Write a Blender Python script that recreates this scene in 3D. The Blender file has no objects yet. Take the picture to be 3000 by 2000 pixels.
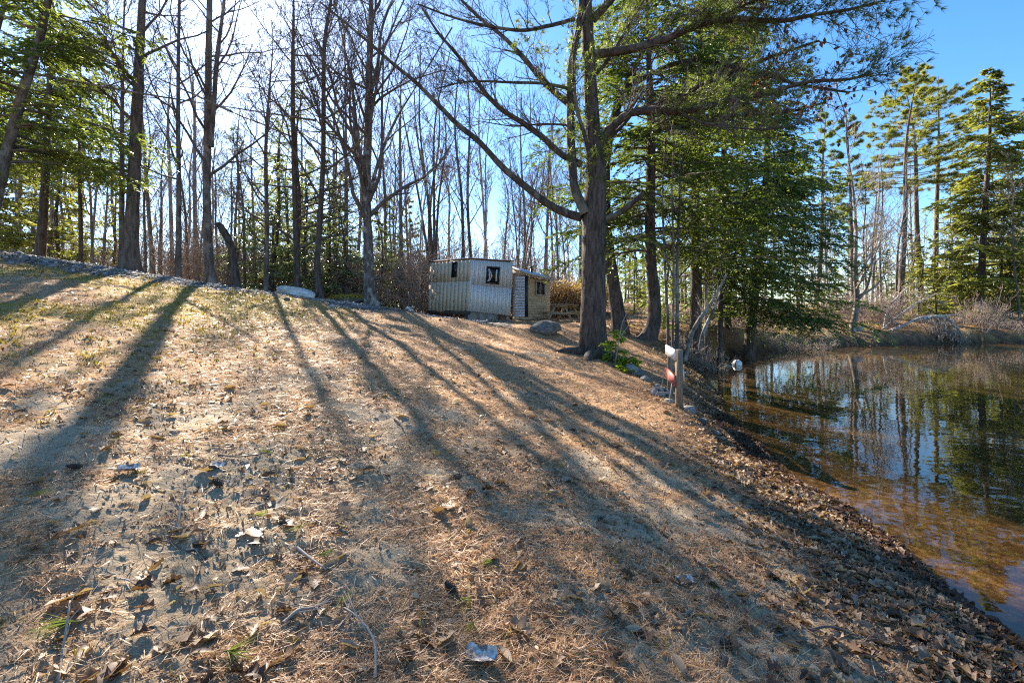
import bpy, math, random
import numpy as np
from mathutils import Vector

# ------------------------------------------------------------------ camera, sky, sun, exposure
CAMZ = 1.75          # eye height above the pond surface (z = 0)
F = 1333.3           # focal length in photograph pixels (16 mm on 36 mm, 3000 px)
HOR = 920.0
SUN_AZ, SUN_EL = math.radians(-30.5), math.radians(30.6)
sc = bpy.context.scene
cam = bpy.data.cameras.new('camera'); camo = bpy.data.objects.new('camera', cam)
sc.collection.objects.link(camo); sc.camera = camo
camo.location = (0, 0, CAMZ); camo.rotation_euler = (math.radians(90), 0, 0)
cam.lens = 16.0; cam.sensor_width = 36.0; cam.shift_y = -(1000 - HOR) / 3000.0
cam.clip_start = 0.05; cam.clip_end = 3000
world = bpy.data.worlds.new('World'); sc.world = world; world.use_nodes = True
wn = world.node_tree.nodes; wl = world.node_tree.links
sky = wn.new('ShaderNodeTexSky'); sky.sky_type = 'NISHITA'; sky.sun_disc = False
sky.sun_elevation = SUN_EL; sky.sun_rotation = SUN_AZ
sky.air_density = 1.0; sky.dust_density = 0.3; sky.ozone_density = 4.0; sky.altitude = 200
hs = wn.new('ShaderNodeHueSaturation'); hs.inputs['Saturation'].default_value = 1.2
wl.new(sky.outputs[0], hs.inputs['Color']); wl.new(hs.outputs[0], wn['Background'].inputs[0]); wn['Background'].inputs[1].default_value = 0.061
sun = bpy.data.lights.new('sun', 'SUN'); suno = bpy.data.objects.new('sun', sun)
sc.collection.objects.link(suno); sun.energy = 4.2; sun.angle = math.radians(0.7); sun.color = (1.0, 0.90, 0.76)
S = Vector((math.cos(SUN_EL) * math.sin(SUN_AZ), math.cos(SUN_EL) * math.cos(SUN_AZ), math.sin(SUN_EL)))
suno.rotation_euler = S.to_track_quat('Z', 'Y').to_euler(); suno.location = (0, 0, 40)
sc.view_settings.view_transform = 'Standard'; sc.view_settings.look = 'None'
sc.view_settings.exposure = 2.4; sc.view_settings.gamma = 1.0
sc.cycles.max_bounces = 6; sc.cycles.diffuse_bounces = 3; sc.cycles.glossy_bounces = 3
sc.cycles.transmission_bounces = 4; sc.cycles.transparent_max_bounces = 8
sc.cycles.use_denoising = False; sc.cycles.caustics_reflective = False; sc.cycles.caustics_refractive = False
sc.cycles.sample_clamp_indirect = 4.0; sc.cycles.filter_width = 1.2

COL = sc.collection
PI = math.pi

def P(px, py, Y):                       # photograph pixel + depth -> world point
    return np.array([(px - 1500) / F * Y, Y, CAMZ + (HOR - py) / F * Y])
def PX(px, Y): return (px - 1500) / F * Y

# ------------------------------------------------------------------ noise
def _hash(ix, iy, s):
    n = (ix * 374761393 + iy * 668265263 + s * 974634777) & 0xffffffff
    n = ((n ^ (n >> 13)) * 1274126177) & 0xffffffff
    n = n ^ (n >> 16)
    return (n & 0xffff) / 65535.0
def noise(x, y, scale=1.0, seed=0):
    x = np.asarray(x, float) / scale; y = np.asarray(y, float) / scale
    ix = np.floor(x).astype(np.int64); iy = np.floor(y).astype(np.int64)
    fx = x - ix; fy = y - iy
    fx = fx * fx * (3 - 2 * fx); fy = fy * fy * (3 - 2 * fy)
    a = _hash(ix, iy, seed); b = _hash(ix + 1, iy, seed); c = _hash(ix, iy + 1, seed); d = _hash(ix + 1, iy + 1, seed)
    return (a * (1 - fx) + b * fx) * (1 - fy) + (c * (1 - fx) + d * fx) * fy
def fbm(x, y, scale, seed=0, n=3):
    v = 0; a = 0.5; t = 0
    for i in range(n):
        v = v + a * noise(x, y, scale, seed + 17 * i); t += a; a *= 0.5; scale *= 0.47
    return v / t
def sstep(a, b, x):
    t = np.clip((np.asarray(x, float) - a) / (b - a), 0, 1); return t * t * (3 - 2 * t)

# ------------------------------------------------------------------ terrain
SHORE = np.array([(2.5, -60), (2.5, -4), (2.5, 1.0), (2.58, 2.1), (2.63, 2.5), (2.66, 2.84), (2.83, 3.43), (2.97, 4.17), (2.9, 4.86),
    (3.3, 6.3), (3.75, 8.3), (4.55, 10.2), (4.9, 12.2), (5.6, 14.2), (7.2, 16.7), (8.6, 18.6), (10.6, 20.3), (13.0, 22.3), (15.7, 23.3),
    (18.5, 25.2), (21.8, 25.9), (26, 27.2), (31.6, 28), (45, 30), (80, 31), (120, 10), (120, -60)], float)
def shore_sd(x, y):                     # + on land, - in the pond
    x = np.asarray(x, float); y = np.asarray(y, float)
    d = np.full(x.shape, 1e9); inside = np.zeros(x.shape, bool); n = len(SHORE)
    for i in range(n):
        a = SHORE[i]; b = SHORE[(i + 1) % n]; e = b - a
        t = np.clip(((x - a[0]) * e[0] + (y - a[1]) * e[1]) / (e @ e), 0, 1)
        d = np.minimum(d, np.hypot(x - a[0] - t * e[0], y - a[1] - t * e[1]))
        if a[1] != b[1]:
            c = ((a[1] > y) != (b[1] > y)) & (x < e[0] * (y - a[1]) / e[1] + a[0]); inside ^= c
    return np.where(inside, -d, d)
def sdn(x, y):                          # shoreline distance with a ragged edge
    return shore_sd(x, y) + (fbm(x, y, 1.0, 5) - .5) * .75 + (noise(x, y, .22, 8) - .5) * .16
def plane(x, y): return .12 - .179 * x + .0885 * y
CP = [(0, 0, plane(0, 0)), (0, 1.8, .28), (-1.8, 1.6, .55), (-6, 0, plane(-6, 0)), (-12, 2, plane(-12, 2) - .2), (-20, 8, 4.0), (-20, -6, 3.2),
      (0, 6, plane(0, 6)), (-4, 4, plane(-4, 4)), (-7, 9, plane(-7, 9)), (-3, 10, plane(-3, 10)), (0, 12, 1.2), (-10, 7, plane(-10, 7)),
      (1.8, 1.5, .08), (1.9, 4, .12), (2.3, 6.6, .42), (2.4, 8.3, .5), (1.87, 10.4, .86), (3.0, 10.6, .68), (3.2, 12, 0.85),
      (-13.5, 12, 3.37), (-9.5, 14, 2.70), (-4.8, 16, 1.99), (-2.6, 17.0, 1.60), (-1, 18, 1.50), (1.2, 19.5, 1.45), (2.2, 20, 1.42),
      (-13, 16.5, 2.95), (-8, 18.5, 2.35), (-4, 20, 1.75), (-20, 25, 3.0), (-10, 26, 2.2), (0, 28, 1.5), (-10, 50, 2.2), (-40, 50, 3.2), (-25, 14, 3.9),
      (3.15, 14, 1.33), (4.3, 16.5, 1.3), (7.9, 30, 2.4), (6.2, 24, 1.75), (9.1, 22.5, 1.45), (14, 25.5, .9), (18.2, 27.5, .85), (24, 40, 2.35), (24.7, 30, 1.1), (37, 45, 2.2),
      (34.7, 33, 1.1), (52, 50, 2.5), (0, 100, 3), (60, 100, 4), (-60, 100, 4), (100, 60, 3.5), (-80, 20, 5), (-60, -60, 4), (0, -60, .6), (150, 40, 4), (0, 60, 2.2), (30, 70, 3)]
CP = np.array(CP)
def _U(r2): return np.where(r2 > 0, r2 * np.log(np.maximum(r2, 1e-12)), 0.0)
_n = len(CP); _K = _U(((CP[:, None, :2] - CP[None, :, :2]) ** 2).sum(-1)) + np.eye(_n) * 1.5
_Pm = np.hstack([np.ones((_n, 1)), CP[:, :2]])
_A = np.block([[_K, _Pm], [_Pm.T, np.zeros((3, 3))]])
_W = np.linalg.solve(_A, np.concatenate([CP[:, 2], np.zeros(3)]))
def tps(x, y):
    z = _W[_n] + _W[_n + 1] * x + _W[_n + 2] * y
    for i in range(_n):
        z = z + _W[i] * _U((x - CP[i, 0]) ** 2 + (y - CP[i, 1]) ** 2)
    return z
CREST = np.array([(-24, 9.8), (-17, 11.6), (-13.2, 12.6), (-9.3, 14.6), (-4.8, 16.3), (-2.2, 17.2), (-.6, 17.4)], float)
GRAV = CREST + np.array([.4, -1.9])
def crest_d(x, y):
    d = np.full(np.shape(x), 1e9)
    for a, b in zip(GRAV[:-1], GRAV[1:]):
        e = b - a; t = np.clip(((x - a[0]) * e[0] + (y - a[1]) * e[1]) / (e @ e), 0, 1)
        d = np.minimum(d, np.hypot(x - a[0] - t * e[0], y - a[1] - t * e[1]))
    return d
def height(x, y, full=True):
    x = np.asarray(x, float); y = np.asarray(y, float)
    r = np.hypot(x, y); sd = sdn(x, y)
    far = np.clip((r - 110) / 60, 0, 1)
    T = tps(x, y) * (1 - far) + 4.0 * far
    for bx, by, br, bh in ((.7, 12.4, .9, .17), (-1.6, 12.6, 1.1, .15), (-3.4, 12.9, .9, .13), (2.2, 11.6, .6, .12), (-5.5, 11.5, 1.2, .10), (.9, 9.2, .9, .08)): T = T + bh * np.exp(-(((x - bx) / br) ** 2 + ((y - by) / (br * .55)) ** 2))
    T = np.maximum(T, .06)
    k = sstep(0, .95, sd)
    steep = .10 + .45 * sstep(9, 14, y)
    land = (steep * np.clip(sd, 0, 3) + .01) * (1 - k) + T * k
    water = -.015 + .07 * np.maximum(sd, -2.5) + .16 * np.minimum(sd + 2.5, 0)
    water = np.maximum(water, -1.6 + .1 * fbm(x, y, 4, 9))
    z = np.where(sd > 0, land, water)
    on = np.clip(sd * 2 + .3, .15, 1)
    z = z + on * ((fbm(x, y, 1.6, 1) - .5) * .10 * sstep(1.5, 8, r) + (fbm(x, y, .45, 2) - .5) * .085)
    if full:
        f1 = 1 - sstep(7, 14, r)
        z = z + on * f1 * ((np.abs(fbm(x, y, .16, 3) - .5)) * -.035 + (noise(x, y, .055, 4) - .5) * .016)
        f2 = 1 - sstep(3.5, 7, r)
        z = z + on * f2 * (noise(x, y, .022, 6) - .5) * .013
    return z
def hz(x, y): return float(height(np.array([x]), np.array([y]))[0])

# ------------------------------------------------------------------ object helpers
def tag(o, label=None, cat=None, group=None, kind=None):
    if label: o['label'] = label
    if cat: o['category'] = cat
    if group: o['group'] = group
    if kind: o['kind'] = kind
    return o
def thing(name, label, cat, loc=(0, 0, 0), rotz=0.0, group=None):
    o = bpy.data.objects.new(name, None); COL.objects.link(o)
    o.location = loc; o.rotation_euler = (0, 0, rotz); o.empty_display_size = .1
    return tag(o, label, cat, group)
def ob(name, me, parent=None, loc=None):
    o = bpy.data.objects.new(name, me); COL.objects.link(o)
    if parent is not None: o.parent = parent
    if loc is not None: o.location = loc
    return o
def mesh_np(name, V, quads=None, tris=None, mat=None, tone=None, smooth=False, attrs=None):
    me = bpy.data.meshes.new(name)
    V = np.asarray(V, np.float32); nq = 0 if quads is None else len(quads); nt = 0 if tris is None else len(tris)
    me.vertices.add(len(V)); me.vertices.foreach_set('co', V.ravel())
    loops = []; starts = []; tot = []
    if nq: loops.append(np.asarray(quads, np.int32).ravel()); starts.append(np.arange(nq) * 4); tot.append(np.full(nq, 4))
    if nt: loops.append(np.asarray(tris, np.int32).ravel()); starts.append(nq * 4 + np.arange(nt) * 3); tot.append(np.full(nt, 3))
    loops = np.concatenate(loops); me.loops.add(len(loops)); me.loops.foreach_set('vertex_index', loops)
    me.polygons.add(nq + nt)
    me.polygons.foreach_set('loop_start', np.concatenate(starts).astype(np.int32))
    if smooth: me.polygons.foreach_set('use_smooth', np.ones(nq + nt, bool))
    me.update(calc_edges=True)
    if tone is not None:
        a = me.attributes.new('tone', 'FLOAT', 'POINT'); a.data.foreach_set('value', np.asarray(tone, np.float32))
    for k, v in (attrs or {}).items():
        a = me.attributes.new(k, 'FLOAT', 'POINT'); a.data.foreach_set('value', np.asarray(v, np.float32))
    if mat: me.materials.append(mat)
    me.validate()
    return me

class MB:                                # collects tubes, blades and boxes; build() makes ONE mesh
    def __init__(s): s.V = []; s.Q = []; s.T = []; s.tone = []; s.n = 0; s.tb = {}
    def raw(s, V, Q=None, T=None, tone=.5):
        V = np.asarray(V, float).reshape(-1, 3)
        if Q is not None and len(Q): s.Q.append(np.asarray(Q, int).reshape(-1, 4) + s.n)
        if T is not None and len(T): s.T.append(np.asarray(T, int).reshape(-1, 3) + s.n)
        s.V.append(V); s.tone.append(np.broadcast_to(np.asarray(tone, float), (len(V),)).copy()); s.n += len(V)
        return s
    def tube(s, pts, rad, k=5, tone=.5):
        pts = np.asarray(pts, float); rad = np.broadcast_to(np.asarray(rad, float), (len(pts),))
        s.tb.setdefault((len(pts), k), []).append((pts, rad, tone)); return s
    def flush(s):
        for (n, k), L in s.tb.items():
            Pt = np.array([a[0] for a in L]); R = np.array([a[1] for a in L]); tn = np.array([a[2] for a in L]); m = len(L)
            t = np.gradient(Pt, axis=1); t /= np.linalg.norm(t, axis=2, keepdims=True) + 1e-9
            mean = t.mean(1); ref = np.where(np.abs(mean[:, 2:3]) > .8, np.array([[1., 0, 0]]), np.array([[0, 0, 1.]]))[:, None, :]
            u = np.cross(t, np.broadcast_to(ref, t.shape)); u /= np.linalg.norm(u, axis=2, keepdims=True) + 1e-9; v = np.cross(t, u)
            a = np.arange(k) * 2 * PI / k
            V = Pt[:, :, None, :] + R[:, :, None, None] * (np.cos(a)[None, None, :, None] * u[:, :, None, :] + np.sin(a)[None, None, :, None] * v[:, :, None, :])
            b = np.arange(m)[:, None, None] * n * k; i = np.arange(n - 1)[None, :, None] * k; j = np.arange(k)[None, None, :]; j2 = (j + 1) % k
            Q = np.stack(np.broadcast_arrays(b + i + j, b + i + j2, b + i + k + j2, b + i + k + j), -1)
            tris = []
            c0 = np.arange(m)[:, None] * n * k
            for q in range(1, k - 1):
                tris.append(np.stack(np.broadcast_arrays(c0 + (n - 1) * k, c0 + (n - 1) * k + q, c0 + (n - 1) * k + q + 1), -1).reshape(-1, 3))
            s.raw(V.reshape(-1, 3), Q.reshape(-1, 4), np.concatenate(tris) if k > 3 else None, np.repeat(tn, n * k))
        s.tb = {}
    def blades(s, c, d, nrm, L, w, tone=.5, mid=.45):      # diamond-shaped faces
        c = np.asarray(c, float); d = np.asarray(d, float); nrm = np.asarray(nrm, float)
        d = d / (np.linalg.norm(d, axis=1, keepdims=True) + 1e-9)
        sd = np.cross(d, nrm); sd /= np.linalg.norm(sd, axis=1, keepdims=True) + 1e-9
        m = len(c); L = np.broadcast_to(L, (m,))[:, None]; w = np.broadcast_to(w, (m,))[:, None]
        V = np.stack([c, c + d * L * mid + sd * w / 2, c + d * L, c + d * L * mid - sd * w / 2], 1)
        s.raw(V.reshape(-1, 3), np.arange(m * 4).reshape(-1, 4), None, np.repeat(np.broadcast_to(tone, (m,)), 4)); return s
    def spikes(s, c, d, L, w, rng, tone=.5):               # single thin triangles
        c = np.asarray(c, float); m = len(c); d = d / (np.linalg.norm(d, axis=1, keepdims=True) + 1e-9)
        sd = np.cross(d, rng.normal(size=(m, 3))); sd /= np.linalg.norm(sd, axis=1, keepdims=True) + 1e-9
        L = np.broadcast_to(L, (m,))[:, None]; w = np.broadcast_to(w, (m,))[:, None]
        V = np.stack([c - sd * w / 2, c + sd * w / 2, c + d * L], 1)
        s.raw(V.reshape(-1, 3), None, np.arange(m * 3).reshape(-1, 3), np.repeat(np.broadcast_to(tone, (m,)), 3)); return s
    def box(s, a, b, tone=.5):
        x0, y0, z0 = a; x1, y1, z1 = b
        V = [(x0, y0, z0), (x1, y0, z0), (x1, y1, z0), (x0, y1, z0), (x0, y0, z1), (x1, y0, z1), (x1, y1, z1), (x0, y1, z1)]
        s.raw(V, [(0, 3, 2, 1), (4, 5, 6, 7), (0, 1, 5, 4), (1, 2, 6, 5), (2, 3, 7, 6), (3, 0, 4, 7)], None, tone); return s
    def hexa(s, c8, tone=.5):
        s.raw(c8, [(0, 3, 2, 1), (4, 5, 6, 7), (0, 1, 5, 4), (1, 2, 6, 5), (2, 3, 7, 6), (3, 0, 4, 7)], None, tone); return s
    def mesh(s, name, mat, smooth=False, off=None):
        s.flush(); V = np.concatenate(s.V)
        if off is not None: V = V - np.asarray(off)
        return mesh_np(name, V, np.concatenate(s.Q) if s.Q else None, np.concatenate(s.T) if s.T else None, mat, np.concatenate(s.tone), smooth)

# ------------------------------------------------------------------ materials
def nodes(name):
    m = bpy.data.materials.new(name); m.use_nodes = True; t = m.node_tree
    return m, t.nodes, t.links, t.nodes['Principled BSDF']
def ramp(N, Lk, fac, stops):
    r = N.new('ShaderNodeValToRGB'); e = r.color_ramp.elements
    while len(e) < len(stops): e.new(.5)
    for i, (p, c) in enumerate(stops): e[i].position = p; e[i].color = (*c, 1)
    Lk.new(fac, r.inputs[0]); return r.outputs[0]
def tex(N, Lk, kind, scale, detail=4, vec=None, mapscale=None, rough=.6):
    tc = N.new('ShaderNodeTexCoord'); src = tc.outputs['Object'] if vec is None else vec
    if mapscale:
        mp = N.new('ShaderNodeMapping'); mp.inputs['Scale'].default_value = mapscale; Lk.new(src, mp.inputs[0]); src = mp.outputs[0]
    if kind == 'noise':
        t = N.new('ShaderNodeTexNoise'); t.inputs['Scale'].default_value = scale; t.inputs['Detail'].default_value = detail; t.inputs['Roughness'].default_value = rough
    else:
        t = N.new('ShaderNodeTexVoronoi'); t.inputs['Scale'].default_value = scale
    Lk.new(src, t.inputs['Vector']); return t.outputs[0]
def mixc(N, Lk, fac, a, b, mode='MIX'):
    m = N.new('ShaderNodeMix'); m.data_type = 'RGBA'; m.blend_type = mode
    for v, i in ((fac, 0), (a, 6), (b, 7)):
        if hasattr(v, 'is_linked'): Lk.new(v, m.inputs[i])
        elif i == 0: m.inputs[0].default_value = v
        else: m.inputs[i].default_value = (*v, 1)
    return m.outputs[2]
def math_(N, Lk, op, a, b=0.0):
    m = N.new('ShaderNodeMath'); m.operation = op
    for v, i in ((a, 0), (b, 1)):
        if hasattr(v, 'is_linked'): Lk.new(v, m.inputs[i])
        else: m.inputs[i].default_value = v
    return m.outputs[0]
def attr(N, nm):
    a = N.new('ShaderNodeAttribute'); a.attribute_name = nm; return a.outputs['Fac']
def bump(N, Lk, B, h, strength=.5, dist=.02, prev=None):
    b = N.new('ShaderNodeBump'); b.inputs['Strength'].default_value = strength; b.inputs['Distance'].default_value = dist
    Lk.new(h, b.inputs['Height']); Lk.new(b.outputs[0], B.inputs['Normal']); return b
def simple(name, c1, c2=None, rough=.8, scale=8, metal=0.0, bumps=.3, bd=.01, mapscale=None, detail=5):
    m, N, L, B = nodes(name); B.inputs['Roughness'].default_value = rough; B.inputs['Metallic'].default_value = metal
    n = tex(N, L, 'noise', scale, detail, None, mapscale)
    L.new(ramp(N, L, n, [(.32, c1), (.68, c2 or c1)]), B.inputs['Base Color'])
    if bumps: bump(N, L, B, n, bumps, bd)
    return m
def bark(name, dark, light, patch=None, sx=14, sz=2.2, strength=1.0, moss=None, patch_scale=3.0, dist=.03):
    m, N, L, B = nodes(name); B.inputs['Roughness'].default_value = .92
    v = tex(N, L, 'noise', 1.0, 5, None, (sx, sx, sz), .65)
    c = ramp(N, L, v, [(.36, dark), (.62, light)])
    if patch:
        p = tex(N, L, 'noise', patch_scale, 4, None, (1, 1, .6)); pf = ramp(N, L, p, [(.52, (0, 0, 0)), (.62, (1, 1, 1))])
        c = mixc(N, L, pf, c, patch)
    if moss:
        p = tex(N, L, 'noise', 1.7, 3); pf = ramp(N, L, p, [(.5, (0, 0, 0)), (.7, (.8, .8, .8))]); c = mixc(N, L, pf, c, moss)
    L.new(c, B.inputs['Base Color']); bump(N, L, B, v, strength, dist); return m
def foliage(name, c0, c1, c2, trans=.45, rough=.5, spec=.35):
    m, N, L, B = nodes(name); out = N['Material Output']
    oi = N.new('ShaderNodeObjectInfo')
    f = math_(N, L, 'ADD', attr(N, 'tone'), math_(N, L, 'MULTIPLY', math_(N, L, 'SUBTRACT', oi.outputs['Random'], .5), .25))
    c = ramp(N, L, f, [(0.05, c0), (.5, c1), (.95, c2)])
    L.new(c, B.inputs['Base Color']); B.inputs['Roughness'].default_value = rough; B.inputs['Specular IOR Level'].default_value = spec
    t = N.new('ShaderNodeBsdfTranslucent'); tc = mixc(N, L, 1.0, c, (1.25, 1.28, .72), 'MULTIPLY'); L.new(tc, t.inputs[0])
    mx = N.new('ShaderNodeMixShader'); mx.inputs[0].default_value = trans
    L.new(B.outputs[0], mx.inputs[1]); L.new(t.outputs[0], mx.inputs[2]); L.new(mx.outputs[0], out.inputs[0]); return m

M = {}
M['bark_pine'] = bark('bark_pine', (.024, .017, .012), (.115, .084, .062), None, 16, 2.6, 1.0)
M['bark_pine2'] = bark('bark_pine2', (.045, .032, .023), (.18, .132, .10), None, 14, 2.6, .9)
M['bark_grey'] = bark('bark_grey', (.045, .035, .028), (.17, .137, .112), (.24, .21, .18), 9, 2.0, .7)
M['bark_dark'] = bark('bark_dark', (.028, .021, .017), (.12, .09, .072), None, 14, 3, .8)
M['bark_maple'] = bark('bark_maple', (.045, .037, .032), (.17, .145, .125), (.30, .28, .25), 12, 3.5, .8, None, 6.0)
M['bark_birch'] = bark('bark_birch', (.30, .24, .19), (.62, .57, .50), (.12, .10, .09), 3, 12, .4, None, 5.0, .01)
M['bark_alder'] = bark('bark_alder', (.06, .048, .038), (.20, .17, .14), (.34, .31, .27), 8, 1.4, .5)
M['bark_veiled'] = bark('bark_veiled', (.075, .058, .047), (.25, .20, .165), (.32, .28, .24), 9, 2.0, .6)  # background barks lightened: the glare veil over the wood is in their colour
M['bark_veiled_dark'] = bark('bark_veiled_dark', (.05, .038, .03), (.17, .13, .105), None, 12, 2.5, .6)
M['twig_veiled'] = simple('twig_veiled', (.13, .10, .08), (.31, .24, .195), .9, 6, 0, 0)  # background twigs, paler to carry the same painted glare veil
M['twig'] = simple('twig', (.06, .045, .036), (.17, .13, .105), .9, 6, 0, 0)
M['twig_brown'] = simple('twig_brown', (.18, .13, .102), (.40, .305, .24), .9, 6, 0, 0)
M['twig_red'] = simple('twig_red', (.13, .055, .045), (.26, .12, .09), .9, 6, 0, 0)
M['twig_pale'] = simple('twig_pale', (.22, .17, .13), (.45, .38, .31), .9, 4, 0, 0)
M['limb'] = bark('limb', (.022, .016, .012), (.09, .068, .053), (.14, .13, .095), 12, 4, .8)
M['hemlock'] = foliage('hemlock', (.05, .074, .017), (.125, .165, .034), (.27, .29, .06), .54, .42, .6)
M['hemlock_sheen'] = foliage('hemlock_sheen', (.10, .13, .05), (.20, .24, .11), (.36, .38, .20), .5, .3, .9)  # whitish gloss of the sprays put into a paler leaf colour
M['pine'] = foliage('pine', (.06, .09, .028), (.155, .20, .05), (.31, .33, .09), .5)
M['pine_far'] = foliage('pine_far', (.09, .105, .028), (.21, .22, .05), (.38, .35, .09), .55)
M['sapling'] = foliage('sapling', (.16, .24, .015), (.32, .42, .03), (.5, .58, .06), .55)  # bright leaf green, raised further to stand for sun on the saplings
M['leaf'] = foliage('leaf', (.10, .050, .026), (.26, .155, .085), (.50, .38, .25), .3, .55, .4)
M['leaf_red'] = foliage('leaf_red', (.08, .022, .012), (.17, .05, .022), (.28, .10, .04), .4)
M['needle'] = foliage('needle', (.15, .062, .025), (.40, .20, .09), (.62, .43, .25), .25)
M['reed'] = foliage('reed', (.36, .22, .12), (.56, .38, .23), (.74, .56, .38), .5)
M['grass'] = foliage('grass', (.10, .13, .02), (.22, .26, .04), (.38, .38, .09), .4)
M['moss'] = foliage('moss', (.14, .11, .015), (.30, .24, .03), (.46, .36, .07), .3)
M['stone'] = simple('stone', (.12, .11, .10), (.34, .315, .28), .85, 9, 0, .6, .02)
M['stone_dark'] = simple('stone_dark', (.05, .046, .04), (.24, .22, .185), .9, 4, 0, 1.0, .06, None, 9)
M['stone_pale'] = simple('stone_pale', (.42, .39, .34), (.84, .81, .75), .85, 3.5, 0, 1.0, .05, None, 9)
M['bark_sheet'] = bark('bark_sheet', (.35, .30, .25), (.74, .70, .64), (.16, .12, .10), 30, 30, .5, None, 22, .004)

def gravel_mat():
    m, N, L, B = nodes('gravel'); B.inputs['Roughness'].default_value = .85
    L.new(ramp(N, L, attr(N, 'tone'), [(0, (.06, .058, .056)), (.6, (.20, .195, .19)), (1, (.42, .40, .38))]), B.inputs['Base Color']); return m
M['gravel'] = gravel_mat()
def crumb_mat():
    m, N, L, B = nodes('soil_crumb'); B.inputs['Roughness'].default_value = .95
    L.new(ramp(N, L, attr(N, 'tone'), [(0, (.10, .07, .045)), (.6, (.30, .23, .155)), (1, (.44, .36, .26))]), B.inputs['Base Color']); return m
M['crumb'] = crumb_mat()

def ground_mat():
    m, N, L, B = nodes('ground'); B.inputs['Roughness'].default_value = .95; B.inputs['Specular IOR Level'].default_value = .2
    fine = tex(N, L, 'noise', 55, 6, rough=.7); mid = tex(N, L, 'noise', 7, 6, rough=.65); vf = tex(N, L, 'noise', 170, 3)
    streak = tex(N, L, 'noise', 26, 5, None, (1, .28, 1), .7)
    sand = ramp(N, L, fine, [(.25, (.24, .165, .095)), (.5, (.46, .345, .215)), (.75, (.60, .47, .31))])
    sand = mixc(N, L, ramp(N, L, mid, [(.35, (0, 0, 0)), (.65, (.5, .5, .5))]), sand, (.26, .19, .12))
    need = ramp(N, L, streak, [(.25, (.16, .072, .03)), (.5, (.38, .195, .088)), (.75, (.56, .36, .19))])
    need = mixc(N, L, ramp(N, L, vf, [(.4, (0, 0, 0)), (.7, (.6, .6, .6))]), need, (.50, .36, .22))
    c = mixc(N, L, attr(N, 'z_needle'), sand, need)
    leafc = ramp(N, L, tex(N, L, 'voronoi', 22), [(0, (.30, .19, .11)), (.4, (.22, .12, .065)), (.9, (.09, .05, .03))])
    c = mixc(N, L, attr(N, 'z_leaf'), c, leafc)
    mossc = ramp(N, L, fine, [(.3, (.20, .135, .03)), (.6, (.40, .28, .07)), (.8, (.54, .42, .14))])
    c = mixc(N, L, attr(N, 'z_moss'), c, mossc)
    grav = ramp(N, L, tex(N, L, 'voronoi', 16), [(0, (.34, .33, .32)), (.35, (.20, .195, .19)), (.8, (.05, .048, .045))])
    c = mixc(N, L, attr(N, 'z_gravel'), c, grav)
    mud = ramp(N, L, mid, [(.35, (.020, .017, .009)), (.6, (.05, .042, .018)), (.75, (.14, .115, .045))])
    c = mixc(N, L, attr(N, 'z_mud'), c, mud)
    bedleaf = ramp(N, L, tex(N, L, 'noise', 14, 5), [(.3, (.03, .013, .007)), (.5, (.13, .060, .028)), (.7, (.29, .18, .10))])
    c = mixc(N, L, attr(N, 'z_bed'), c, bedleaf)
    L.new(c, B.inputs['Base Color'])
    h = math_(N, L, 'ADD', math_(N, L, 'MULTIPLY', fine, .7), math_(N, L, 'MULTIPLY', mid, .6))
    bump(N, L, B, h, .9, .03); return m
M['ground'] = ground_mat()

def water_mat():
    m, N, L, B = nodes('pond_water'); out = N['Material Output']
    tr = N.new('ShaderNodeBsdfTransparent'); tr.inputs[0].default_value = (.80, .72, .52, 1)
    gl = N.new('ShaderNodeBsdfGlossy'); gl.inputs['Roughness'].default_value = .015; gl.inputs[0].default_value = (1, 1, 1, 1)
    fr = N.new('ShaderNodeFresnel'); fr.inputs['IOR'].default_value = 1.33
    n1 = tex(N, L, 'noise', 1.6, 2, None, (1, 1.6, 1), .5); n2 = tex(N, L, 'noise', 6.5, 2, None, (1, 1.5, 1), .5)
    h = math_(N, L, 'ADD', math_(N, L, 'MULTIPLY', n1, 1.0), math_(N, L, 'MULTIPLY', n2, .12))
    b = N.new('ShaderNodeBump'); b.inputs['Strength'].default_value = .055; b.inputs['Distance'].default_value = .06
    L.new(h, b.inputs['Height'])
    L.new(b.outputs[0], gl.inputs['Normal']); L.new(b.outputs[0], fr.inputs['Normal'])
    ge = N.new('ShaderNodeNewGeometry'); ff = math_(N, L, 'MULTIPLY', fr.outputs[0], math_(N, L, 'SUBTRACT', 1.0, ge.outputs['Backfacing']))   # no total reflection for light coming up out of the pond
    mx = N.new('ShaderNodeMixShader'); L.new(ff, mx.inputs[0]); L.new(tr.outputs[0], mx.inputs[1]); L.new(gl.outputs[0], mx.inputs[2])
    L.new(mx.outputs[0], out.inputs[0]); return m
M['water'] = water_mat()

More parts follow.
